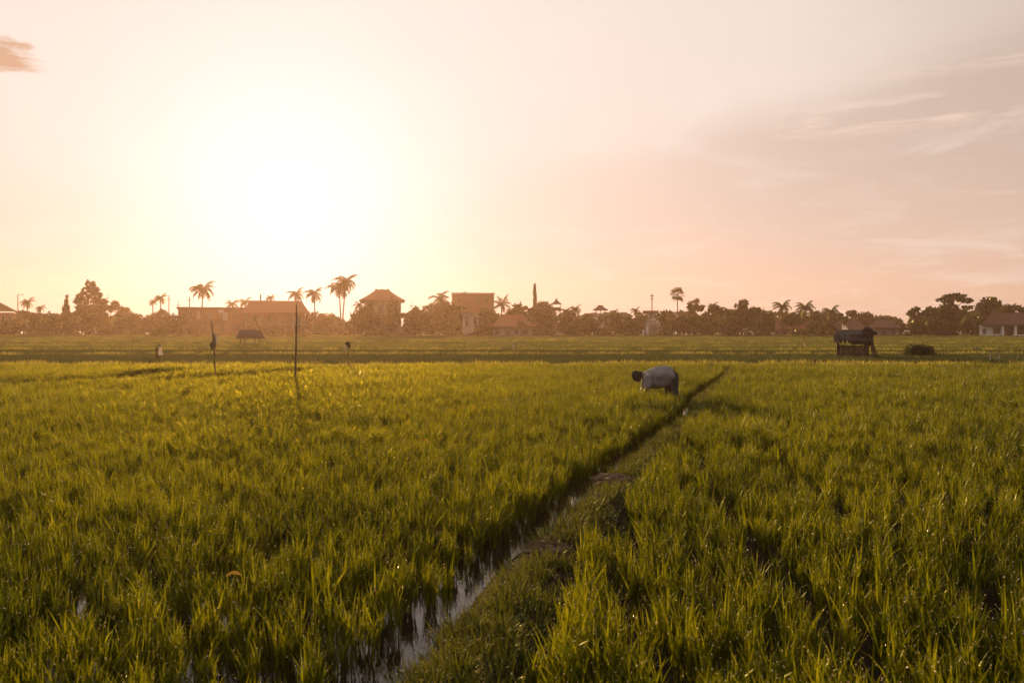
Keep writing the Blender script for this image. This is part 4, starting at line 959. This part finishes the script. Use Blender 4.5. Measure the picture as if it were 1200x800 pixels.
# two pale sticks far right
for x, yt, x2, lb in [(1160, 414.5, 1161, 'upright pale split stick at far right, left one of two'), (1170.5, 416, 1168.5, 'leaning pale stick at far right, right one of two')]:
    d = 40; X = px(x, d); r = empty('pale_stick', (X, d, gz(X, d)), lb, 'stick'); h = pz(yt, d) - gz(X, d)
    MB().tube([(px(x2, d) - X, 0, -.1), (.01, 0, h * .6), (0, 0, h)], [.035, .028, .02], 6).build('shaft', 'plaster', r)
    MB().tube([(px(x2, d) - X, 0, h * .4), (-.05, 0, h * .8)], [.015, .01], 5).build('splinter', 'plaster', r)
# thatched shed in the terraces
d = 72; X = px(293, d); g_ = gz(X, d); r = empty('thatched_shed', (X, d, g_), 'small open thatched shed on legs before the long hipped hall', 'shed')
x0, x1 = px(279.5, d) - X, px(307, d) - X; zt, ze = pz(386.5, d) - g_, pz(395.5, d) - g_
m = MB(); m.add([(x0, -.7, ze), (x1, -.7, ze), (x1, .9, ze), (x0, .9, ze), (x0 + .12, .1, zt), (x1 - .2, .1, zt), (x0, -.7, ze - .08), (x1, -.7, ze - .08), (x1, .9, ze - .08), (x0, .9, ze - .08)], [(0, 1, 5, 4), (2, 3, 4, 5), (1, 2, 5), (3, 0, 4), (0, 6, 7, 1), (1, 7, 8, 2), (2, 8, 9, 3), (3, 9, 6, 0), (6, 9, 8, 7)]); m.build('roof', 'thatch', r)
for sx in (x0 + .35, x1 - .45):
    for sy in (-.5, .7): MB().tube([(sx, sy, -.1), (sx, sy, ze - .08)], .05, 6).build('leg', 'wood', r)
MB().box(x0 + .3, x1 - .4, -.55, .75, .38, .44).build('platform', 'wood', r)

# field hut ----------------------------------------------------------
d = 45.0; X = px(1003, d); cs = math.cos(math.atan(403 / F)); hut = empty('field_hut', (X, d, 0), 'dark ramshackle field hut of boards at the far edge of the right paddy', 'hut', rz=-math.atan(403 / F))
U = lambda x: (px(x, d) - X) * cs; Z = lambda y: pz(y, d); rn = random.Random(8)
yd0, yd1 = -.55, .75
for x in (981.5, 1000, 1017):
    for sy in (yd0, yd1): MB().tube([(U(x), sy, -.1), (U(x) + rn.uniform(-.03, .03), sy, Z(390))], .055, 7).build('post', 'wood', hut, True)
N_ = 13; xa, xb = U(983), U(1016.5)
for k in range(N_):
    a = xa + (xb - xa) * k / N_; b = xa + (xb - xa) * (k + 1) / N_ - .012
    zt = Z(405) + rn.uniform(-.03, .05); zb = Z(417.5 + 2.4 * k / N_) + rn.uniform(-.02, .04); s_ = rn.uniform(-.02, .02)
    MB().box(a, b, yd0 - .10 + s_ - .02, yd0 - .075 + s_, zb, zt).build('plank', 'wood', hut)
MB().box(U(982), U(1017), yd0 - .07, yd1, Z(414.6), Z(413)).build('floor', 'wood', hut)
m = MB(); m.tube([(U(981), yd0 - .16, Z(417)), (U(1003), yd0 - .18, Z(420)), (U(1013), yd0 - .16, Z(421.3))], .035, 6); m.build('skid_pole', 'wood', hut)
m = MB(); m.tube([(U(981), yd0 - .14, Z(404.6)), (U(1018), yd0 - .14, Z(405.2))], .03, 6); m.build('rail', 'wood', hut)
# roof: sagging corrugated sheets, overhanging the front
for k in range(5):
    a = U(977.5) + (U(1021) - U(977.5)) * k / 5; b = U(977.5) + (U(1021) - U(977.5)) * (k + 1) / 5 + .05
    v = []; f = []; nx = 10; top = Z(386.2 + (.4 if k < 3 else -.6) + rn.uniform(-1.0, .6)); fr = Z(399 + (2.2 if k in (0,) else 0) + rn.uniform(-.8, 1.0)); dy = .012 * k
    for s_ in (0, .02):
        for i in range(nx + 1):
            x_ = a + (b - a) * i / nx; zc = .018 * math.sin(i * 2.0) + (-.03 if k % 2 else 0)
            v += [(x_ + .04, .35 + dy, top + zc - s_), (x_, -.45 + dy, (top + fr) / 2 + .10 + zc - s_), (x_ - .03, -1.0 + dy, fr + zc - s_)]
    q = (nx + 1) * 3
    for i in range(nx):
        for j in range(2):
            p = i * 3 + j; f += [(p, p + 3, p + 4, p + 1), (p + q, p + q + 1, p + q + 4, p + q + 3)]
        p = i * 3; f += [(p, p + q, p + q + 3, p + 3), (p + 2, p + 5, p + 5 + q, p + 2 + q)]
    for p in (0, nx * 3): f += [(p, p + 1, p + 1 + q, p + q), (p + 1, p + 2, p + 2 + q, p + 1 + q)]
    obj('roof_sheet', mesh('roof_sheet', v, f), 'thatch', hut)
m = MB(); m.add([(U(978), .35, Z(386.8)), (U(1021), .35, Z(386.8)), (U(1021), 1.2, Z(393)), (U(978), 1.2, Z(393)), (U(978), .36, Z(387.4)), (U(1021), .36, Z(387.4)), (U(1021), 1.2, Z(393.6)), (U(978), 1.2, Z(393.6))], [(0, 1, 2, 3), (4, 7, 6, 5), (0, 4, 5, 1), (1, 5, 6, 2), (2, 6, 7, 3), (3, 7, 4, 0)]); m.build('rear_roof_sheet', 'thatch', hut)
MB().box(U(997), U(1019), yd0 - .13, yd0 - .10, Z(403.2), Z(393)).build('side_screen', 'thatch', hut)
for k in range(7):
    x_ = U(985 + 5 * k); cloth('thatch_fringe', 'thatch', hut, [(x_, -.98, Z(398)), (x_ + .02, -.95, Z(401.3 + rn.uniform(-.8, 2.0)))], .16, .12, 30 + k, n=3)
# clutter on the right end: tarp, leaning boards
m = MB(); m.ell((U(1015.5), -.35, Z(386.6)), (.26, .35, .17), 12, 8, .18, rn); m.ell((U(1021), -.3, Z(390)), (.30, .3, .12), 12, 8, .2, rn); m.build('tarpaulin', 'headcloth', hut, True)
cloth('tarp_flap', 'headcloth', hut, [(U(1018), -.8, Z(389)), (U(1019), -.85, Z(397)), (U(1018), -.8, Z(404))], .45, .22, 51)
MB().box(U(1012.5), U(1018), yd0 - .16, yd0 - .13, Z(420), Z(391)).build('end_board', 'wood', hut)
for (xt, yt, xb_, yb, wd) in [(1019, 391, 1027.5, 421.5, .13), (1017.5, 396, 1024, 421.5, .06), (1021, 400, 1023.5, 421, .05)]:
    m = MB(); a_ = Vector((U(xt), yd0 - .2, Z(yt))); b_ = Vector((U(xb_), yd0 - .35, Z(yb))); u = Vector((wd / 2, 0, 0)); w_ = Vector((0, .03, 0))
    m.add([a_ - u, a_ + u, b_ + u, b_ - u, a_ - u + w_, a_ + u + w_, b_ + u + w_, b_ - u + w_], [(0, 1, 2, 3), (4, 7, 6, 5), (0, 4, 5, 1), (1, 5, 6, 2), (2, 6, 7, 3), (3, 7, 4, 0)]); m.build('leaning_board', 'wood', hut)
# white flag behind the hut roof
r = empty('hut_flag', (px(994, d), d + .9, 0), 'white triangular flag with dark spot standing above the hut roof', 'flag')
MB().tube([(0, 0, -.1), (0, 0, Z(375))], .014, 6).build('stick', 'bamboo', r)
a_ = U(1003) - U(994); m = MB(); pts_ = [(.015, 0, Z(375.6)), (.05, .01, Z(381)), (a_ * .5, .03, Z(381.0)), (a_, .02, Z(386)), (.02, 0, Z(386.2)), (.015, 0, Z(382))]
m.add([(p[0], p[1], p[2]) for p in pts_] + [(p[0], p[1] + .012, p[2]) for p in pts_], [(0, 1, 2, 3, 4, 5)[::-1], (6, 7, 8, 9, 10, 11)] + [(i, (i + 1) % 6, (i + 1) % 6 + 6, i + 6) for i in range(6)]); fl = m.build('flag_cloth', 'cloth_white', r)
MB().ell((.13, -.012, Z(382.8)), (.032, .008, .045), 10, 6).build('dark_spot', 'headcloth', fl)

# round bush at right
d = 46; X = px(1077, d); SEED[0] = 777; rs = np.random.RandomState(4)
r = empty('round_bush', (X, d, 0), 'dark twiggy dome-shaped bush standing alone right of the field hut', 'shrub')
Wb = px(1097, d) - px(1077, d) - .05; Hb = pz(404.5, d)
bl = [(0, 0, Hb * .3, Wb * .95, .7, Hb * .62), (-.25 * Wb, 0, Hb * .35, Wb * .6, .6, Hb * .55), (.3 * Wb, 0, Hb * .28, Wb * .65, .6, Hb * .52)]
q = leafcards(rs, clustered(rs, bl, 9) + bl * 3, 6500, .05); q = q[q[:, :, 2].min(1) > 0]; q[:, :, 2] *= Hb / np.percentile(q[:, :, 2], 98); obj('foliage', quadmesh('foliage', q), 'leaf_dark', r)
m = MB()
for k in range(60):
    a = rs.uniform(0, 6.28); e = rs.uniform(.25, 1.45); L_ = rs.uniform(.8, 1.12); m.tube([(0, 0, -.02), (math.cos(a) * math.cos(e) * Wb * L_ * .5, math.sin(a) * math.cos(e) * .35, math.sin(e) * Hb * L_ * .6), (math.cos(a) * math.cos(e) * Wb * L_, math.sin(a) * math.cos(e) * .7, math.sin(e) * Hb * L_)], [.012, .008, .003], 4)
m.build('twigs', 'bark', r)

# clods and brown weeds along the path --------------------------------
def clod(X, d, z, rx, ry, rz, label, seed, rot=0):
    rn = random.Random(seed); r = empty('mud_clod', (X, d, z), label, 'mud clod', rz=rot)
    bm = bmesh.new(); bmesh.ops.create_icosphere(bm, subdivisions=4, radius=1)
    for v in bm.verts:
        n_ = math.sin(v.co.x * 6 + seed) * math.sin(v.co.y * 7 + v.co.z * 5) * .20 + math.sin(v.co.x * 17 + v.co.y * 13 + seed) * .10 + math.sin(v.co.x * 31 - v.co.y * 27) * .05 + rn.uniform(-.03, .03)
        v.co = v.co * (1 + n_); v.co = Vector((v.co.x * rx, v.co.y * ry, max(-.02, v.co.z * rz)))
    me = bpy.data.meshes.new('clod_body'); bm.to_mesh(me); bm.free(); obj('clod_body', me, 'clod', r)
    m = MB()
    for k in range(46):
        a = rn.uniform(-.5, .5); x, y = rn.uniform(-.8, .8) * rx, rn.uniform(-.8, .8) * ry; L_ = rn.uniform(.06, .15); zz = rz * math.sqrt(max(0, 1 - (x / rx) ** 2 - (y / ry) ** 2)) + .008
        m.tube([(x - math.cos(a) * L_ / 2, y - math.sin(a) * L_ / 2, zz + rn.uniform(-.012, .01)), (x, y, zz + .008), (x + math.cos(a) * L_ / 2, y + math.sin(a) * L_ / 2, zz + rn.uniform(-.015, .008))], .0028, 4)
    m.build('straw', 'straw', r); return r
clod(.24, 5.55, .085, .15, .12, .055, 'nearest dried mud clod with straw on the bund', 2, .15)
clod(1.02, 8.1, .085, .19, .20, .07, 'second dried mud clod with straw, farther up the bund', 3, .3)
clod(.84, 7.3, .085, .09, .08, .04, 'small crumbled mud clod just nearer than the second large one', 6, .1)
def brown_weed(x, y, label, seed, h=.45):
    d = (CH - .2) * F / (y - HZ); X = px(x, d); rn = random.Random(seed); r = empty('withered_weed', (X, d, 0), label, 'weed')
    q = []; m = MB()
    for k in range(9):
        a = rn.uniform(0, 6.28); ln = rn.uniform(.05, .4); hh = h * rn.uniform(.6, 1); tx, ty = math.cos(a) * ln * hh, math.sin(a) * ln * hh
        m.tube([(0, 0, 0), (tx * .4, ty * .4, hh * .6), (tx, ty, hh)], [.006, .005, .003], 4)
        for j in range(7):
            t = rn.uniform(.4, 1); c_ = Vector((tx * t, ty * t, hh * t)); u = Vector((rn.gauss(0, 1), rn.gauss(0, 1), rn.gauss(0, 1))).normalized() * .045; v_ = u.cross(Vector((rn.gauss(0, 1), rn.gauss(0, 1), rn.gauss(0, 1)))).normalized() * .016
            q.append([tuple(c_), tuple(c_ + u * .5 + v_), tuple(c_ + u), tuple(c_ + u * .5 - v_)])
    m.build('stem', 'bark', r); obj('leaves', quadmesh('leaves', q), 'straw', r)
brown_weed(833, 430, 'withered brown weed at far end of the ditch, upper one', 1)
brown_weed(855, 440, 'withered brown weed at the bend of the ditch', 2, .55)
brown_weed(858, 445, 'low withered weed just below the ditch bend', 3, .35)
# yellow fallen leaves caught in the crop
for x, y, rz, lb in [(265, 675, .2, 'yellow dead leaf lying on the rice at lower left'), (492, 517, -.3, 'yellow dead leaf caught on the rice at centre left')]:
    d = (CH - .33) * F / (y - HZ); r = px(x, d); q = []
    L_ = .075 if y > 600 else .11
    for k in range(5):
        a0 = k / 5; a1 = (k + 1) / 5; w0 = .010 * math.sin(math.pi * a0) + .002; w1 = .010 * math.sin(math.pi * a1) + .001; z0_ = .02 * math.sin(a0 * 3); z1_ = .02 * math.sin(a1 * 3)
        q += [[(a0 * L_, -w0, z0_), (a1 * L_, -w1, z1_), (a1 * L_, w1, z1_ + .006), (a0 * L_, w0, z0_ + .006)]]
    o = obj('dead_leaf', quadmesh('dead_leaf', q), 'dead', None, (r, d, .33)); o.rotation_euler = (.3, 0, rz); tag(o, lb, 'leaf')

# ------------------------------------------------------------------ the farmer
d = 17.6; X = px(790, d); farmer = empty('person', (X - .06, d, -.075), 'person bent double in the rice, loose grey shirt, dark trousers and dark headcloth', 'person')
def skin_obj(name, chain, mat, parent, sub=2):
    """chain: list of (point, radius, parent index)"""
    me = bpy.data.meshes.new(name); me.from_pydata([c_[0] for c_ in chain], [(i, c_[2]) for i, c_ in enumerate(chain) if c_[2] is not None], [])
    o = bpy.data.objects.new(name, me); COL.objects.link(o); me.skin_vertices or me.attributes
    md = o.modifiers.new('skin', 'SKIN'); md.use_smooth_shade = True
    for i, c_ in enumerate(chain):
        sv = me.skin_vertices[0].data[i]; rr = c_[1]; sv.radius = rr if hasattr(rr, '__len__') else (rr, rr); sv.use_root = (i == 0)
    s2 = o.modifiers.new('sub', 'SUBSURF'); s2.levels = sub; s2.render_levels = sub
    me.materials.append(M[mat]); o.parent = parent; return o
ch = [((.0, 0, .78), (.13, .14), None), ((-.15, 0, .76), (.12, .14), 0), ((-.38, 0, .76), (.12, .15), 1), ((-.55, 0, .70), (.07, .11), 2), ((-.63, 0, .71), .055, 3), ((-.70, 0, .71), .06, 4)]
def leg(s_, fx):
    k = len(ch); ch.extend([((.02, s_ * .09, .70), .085, 0), ((-.03 + fx, s_ * .12, .42), .06, k), ((.02 + fx, s_ * .13, .10), .042, k + 1), ((.0 + fx, s_ * .13, .04), .045, k + 2), ((-.14 + fx, s_ * .14, .03), .035, k + 3)])
leg(-1, .04); leg(1, -.06)
def arm(s_, hx, hz):
    k = len(ch); ch.extend([((-.56, s_ * .15, .67), .045, 3), ((-.55, s_ * .20, .52), .042, k), ((-.60 + hx, s_ * .16, .36), .033, k + 1), ((-.62 + hx, s_ * .12, hz), .022, k + 2), ((-.63 + hx, s_ * .11, hz - .05), (.034, .018), k + 3)])
    return Vector((-.635 + hx, s_ * .11, hz - .085))
hands = [arm(-1, .0, .24), arm(1, -.05, .26)]
skin_obj('body', ch, 'skin', farmer)
for hp, s_ in zip(hands, (-1, 1)):                 # fingers curl round the weeds they pull
    for k in range(4):
        L_ = (.030, .034, .032, .026)[k]; o_ = hp + Vector((-.024 + .016 * k, 0, .01))
        skin_obj('finger', [(tuple(o_ + Vector((0, 0, .02))), .009, None), (tuple(o_ + Vector((-.002, -.004 * s_, -L_))), .008, 0), (tuple(o_ + Vector((0, -.020 * s_, -L_ * 1.7))), .007, 1), (tuple(o_ + Vector((.002, -.034 * s_, -L_ * 1.5))), .006, 2)], 'skin', farmer, 1)
    o_ = hp + Vector((-.034, 0, .05)); skin_obj('thumb', [(tuple(o_), .010, None), (tuple(o_ + Vector((-.014, -.012 * s_, -.03))), .009, 0), (tuple(o_ + Vector((-.008, -.028 * s_, -.055))), .007, 1)], 'skin', farmer, 1)
# head: shaped ellipsoid with brow, nose, chin, facing down and forward (to -x)
bm = bmesh.new(); bmesh.ops.create_icosphere(bm, subdivisions=4, radius=1)
for v in bm.verts:
    x, y, z = v.co; j = 1.0
    fx = max(0, -x)
    v.co.y *= .80 - .10 * fx; v.co.x *= 1.0; v.co.z *= 1.18
    if x < 0:
        v.co.x -= .26 * math.exp(-((y / .13) ** 2) - ((z + .12) / .20) ** 2)          # nose
        v.co.x += .10 * math.exp(-(((abs(y) - .33) / .16) ** 2) - ((z - .10) / .12) ** 2)  # eye sockets
        v.co.x -= .08 * math.exp(-((y / .25) ** 2) - ((z + .52) / .10) ** 2)           # lips
        v.co.x -= .10 * math.exp(-((y / .25) ** 2) - ((z + .92) / .15) ** 2)           # chin
        v.co.x += .05 * math.exp(-((y / .3) ** 2) - ((z + .50) / .025) ** 2)
me = bpy.data.meshes.new('head'); bm.to_mesh(me); bm.free(); me.polygons.foreach_set('use_smooth', [True] * len(me.polygons))
head = obj('head', me, 'skin', farmer, (-.765, 0, .69)); head.scale = (.090, .092, .104); head.rotation_euler = (0, R(-38), 0)
for s_ in (-1, 1):
    MB().ell((-.86, s_ * .33, .10), (.12, .13, .09), 10, 8).build('eye', 'eye', head, True)
    MB().ell((.05, s_ * .80, -.02), (.16, .07, .24), 10, 8).build('ear', 'skin', head, True)
# headcloth: wrapped crown, knot and tail falling over the nape
m = MB(); vs = []; n1, n2 = 20, 8; rn = random.Random(2)
for i in range(n2 + 1):
    a = R(104) * i / n2
    for k in range(n1):
        b = 2 * math.pi * k / n1; j = 1 + .03 * math.sin(b * 5 + i * 1.3) + .02 * rn.uniform(-1, 1)
        vs.append((1.22 * j * math.sin(a) * math.cos(b) + .08, 1.02 * j * math.sin(a) * math.sin(b), 1.34 * j * math.cos(a) + .02))
m.add(vs, [(i * n1 + k, (i + 1) * n1 + k, (i + 1) * n1 + (k + 1) % n1, i * n1 + (k + 1) % n1) for i in range(n2) for k in range(n1)])
m.tube([(.9, .3, .35), (1.35, .35, -.1), (1.5, .35, -.75), (1.2, .30, -1.35)], [(.45, .4), (.5, .45), (.55, .4), (.25, .15)], 10)
m.tube([(-.2, -.75, .6), (-.55, -.9, .0), (-.62, -.8, -.7)], [(.2, .1), (.22, .1), (.05, .04)], 8)
m.build('headcloth', 'headcloth', head, True)
# shirt: loose, hanging at the belly
def loft(rings, n=24, seed=1, fold=.02):
    rn = random.Random(seed); vs = []; fs = []
    for i, (x, yc, zc, ry, zu, zd, sk) in enumerate(rings):       # ry half width, zu above, zd below centre, sk lean of ring
        for k in range(n):
            a = 2 * math.pi * k / n; s_ = math.sin(a); c_ = math.cos(a); f_ = 1 + fold * math.sin(a * 6 + i * .8) + fold * .5 * math.sin(a * 11 - i * 1.7)
            zz = zc + (zu if s_ > 0 else zd) * s_ * f_
            vs.append((x + sk * (zz - zc), yc + ry * c_ * f_, zz))
    for i in range(len(rings) - 1):
        for k in range(n): a, b = i * n + k, i * n + (k + 1) % n; fs.append((a, b, b + n, a + n))
    return vs, fs
m = MB(); m.add(*loft([(.045, 0, .74, .150, .165, .16, -.32), (.0, 0, .735, .185, .195, .185, -.25), (-.09, 0, .725, .20, .215, .235, -.12), (-.20, 0, .71, .21, .22, .27, 0), (-.31, 0, .70, .215, .215, .275, .05), (-.42, 0, .69, .22, .20, .255, .1), (-.51, 0, .69, .215, .165, .20, .15), (-.58, 0, .695, .17, .12, .13, .2), (-.625, 0, .70, .085, .075, .075, .2), (-.64, 0, .70, .075, .065, .065, .2)], fold=.06))
for s_ in (-1, 1): m.tube([(-.50, s_ * .15, .73), (-.555, s_ * .185, .66), (-.545, s_ * .205, .54), (-.56, s_ * .20, .45)], [(.09, .09), (.088, .085), (.078, .072), (.072, .066)], 12, close=False)
m.v = [(x + .008 * math.sin(z * 31 + y * 17), y + .012 * math.sin(x * 38 + z * 23) + .006 * math.sin(x * 71 - z * 40), z + .014 * math.sin(x * 27 + y * 19 + z * 13) * (1 if z < .86 else .5)) for x, y, z in m.v]
sh = m.build('shirt', 'shirt', farmer, True); s2 = sh.modifiers.new('sub', 'SUBSURF'); s2.levels = s2.render_levels = 1; so2 = sh.modifiers.new('thick', 'SOLIDIFY'); so2.thickness = .006
m = MB(); m.add(*loft([(-.12, 0, .74, .15, .13, .15, 0), (-.02, 0, .755, .165, .155, .16, -.1), (.06, 0, .745, .16, .145, .17, -.35), (.115, 0, .72, .11, .08, .12, -.3), (.13, 0, .71, .03, .03, .03, -.3)], n=20, fold=.02))
for s_, fx in ((-1, .04), (1, -.06)):
    m.tube([(.03, s_ * .075, .76), (.03 + fx * .3, s_ * .09, .62), (.0 + fx, s_ * .115, .42), (.03 + fx, s_ * .13, .22), (.03 + fx, s_ * .13, .14)], [(.10, .085), (.105, .09), (.085, .075), (.072, .065), (.07, .062)], 14, close=False)
m.build('trousers', 'trousers', farmer, True)

# ------------------------------------------------------------------ haze
hb = MB().box(-440, 440, -440, 440, -1.2, 27); haze = hb.build('haze', None)
hm, t = newmat('haze_air'); pvn = t.node('ShaderNodeVolumePrincipled'); pvn.inputs['Color'].default_value = (1.0, .68, .47, 1)
pvn.inputs['Density'].default_value = 0.00043; pvn.inputs['Anisotropy'].default_value = 0.62
t.l.new(pvn.outputs[0], t.out.inputs['Volume']); haze.data.materials.append(hm); tag(haze, kind='stuff')
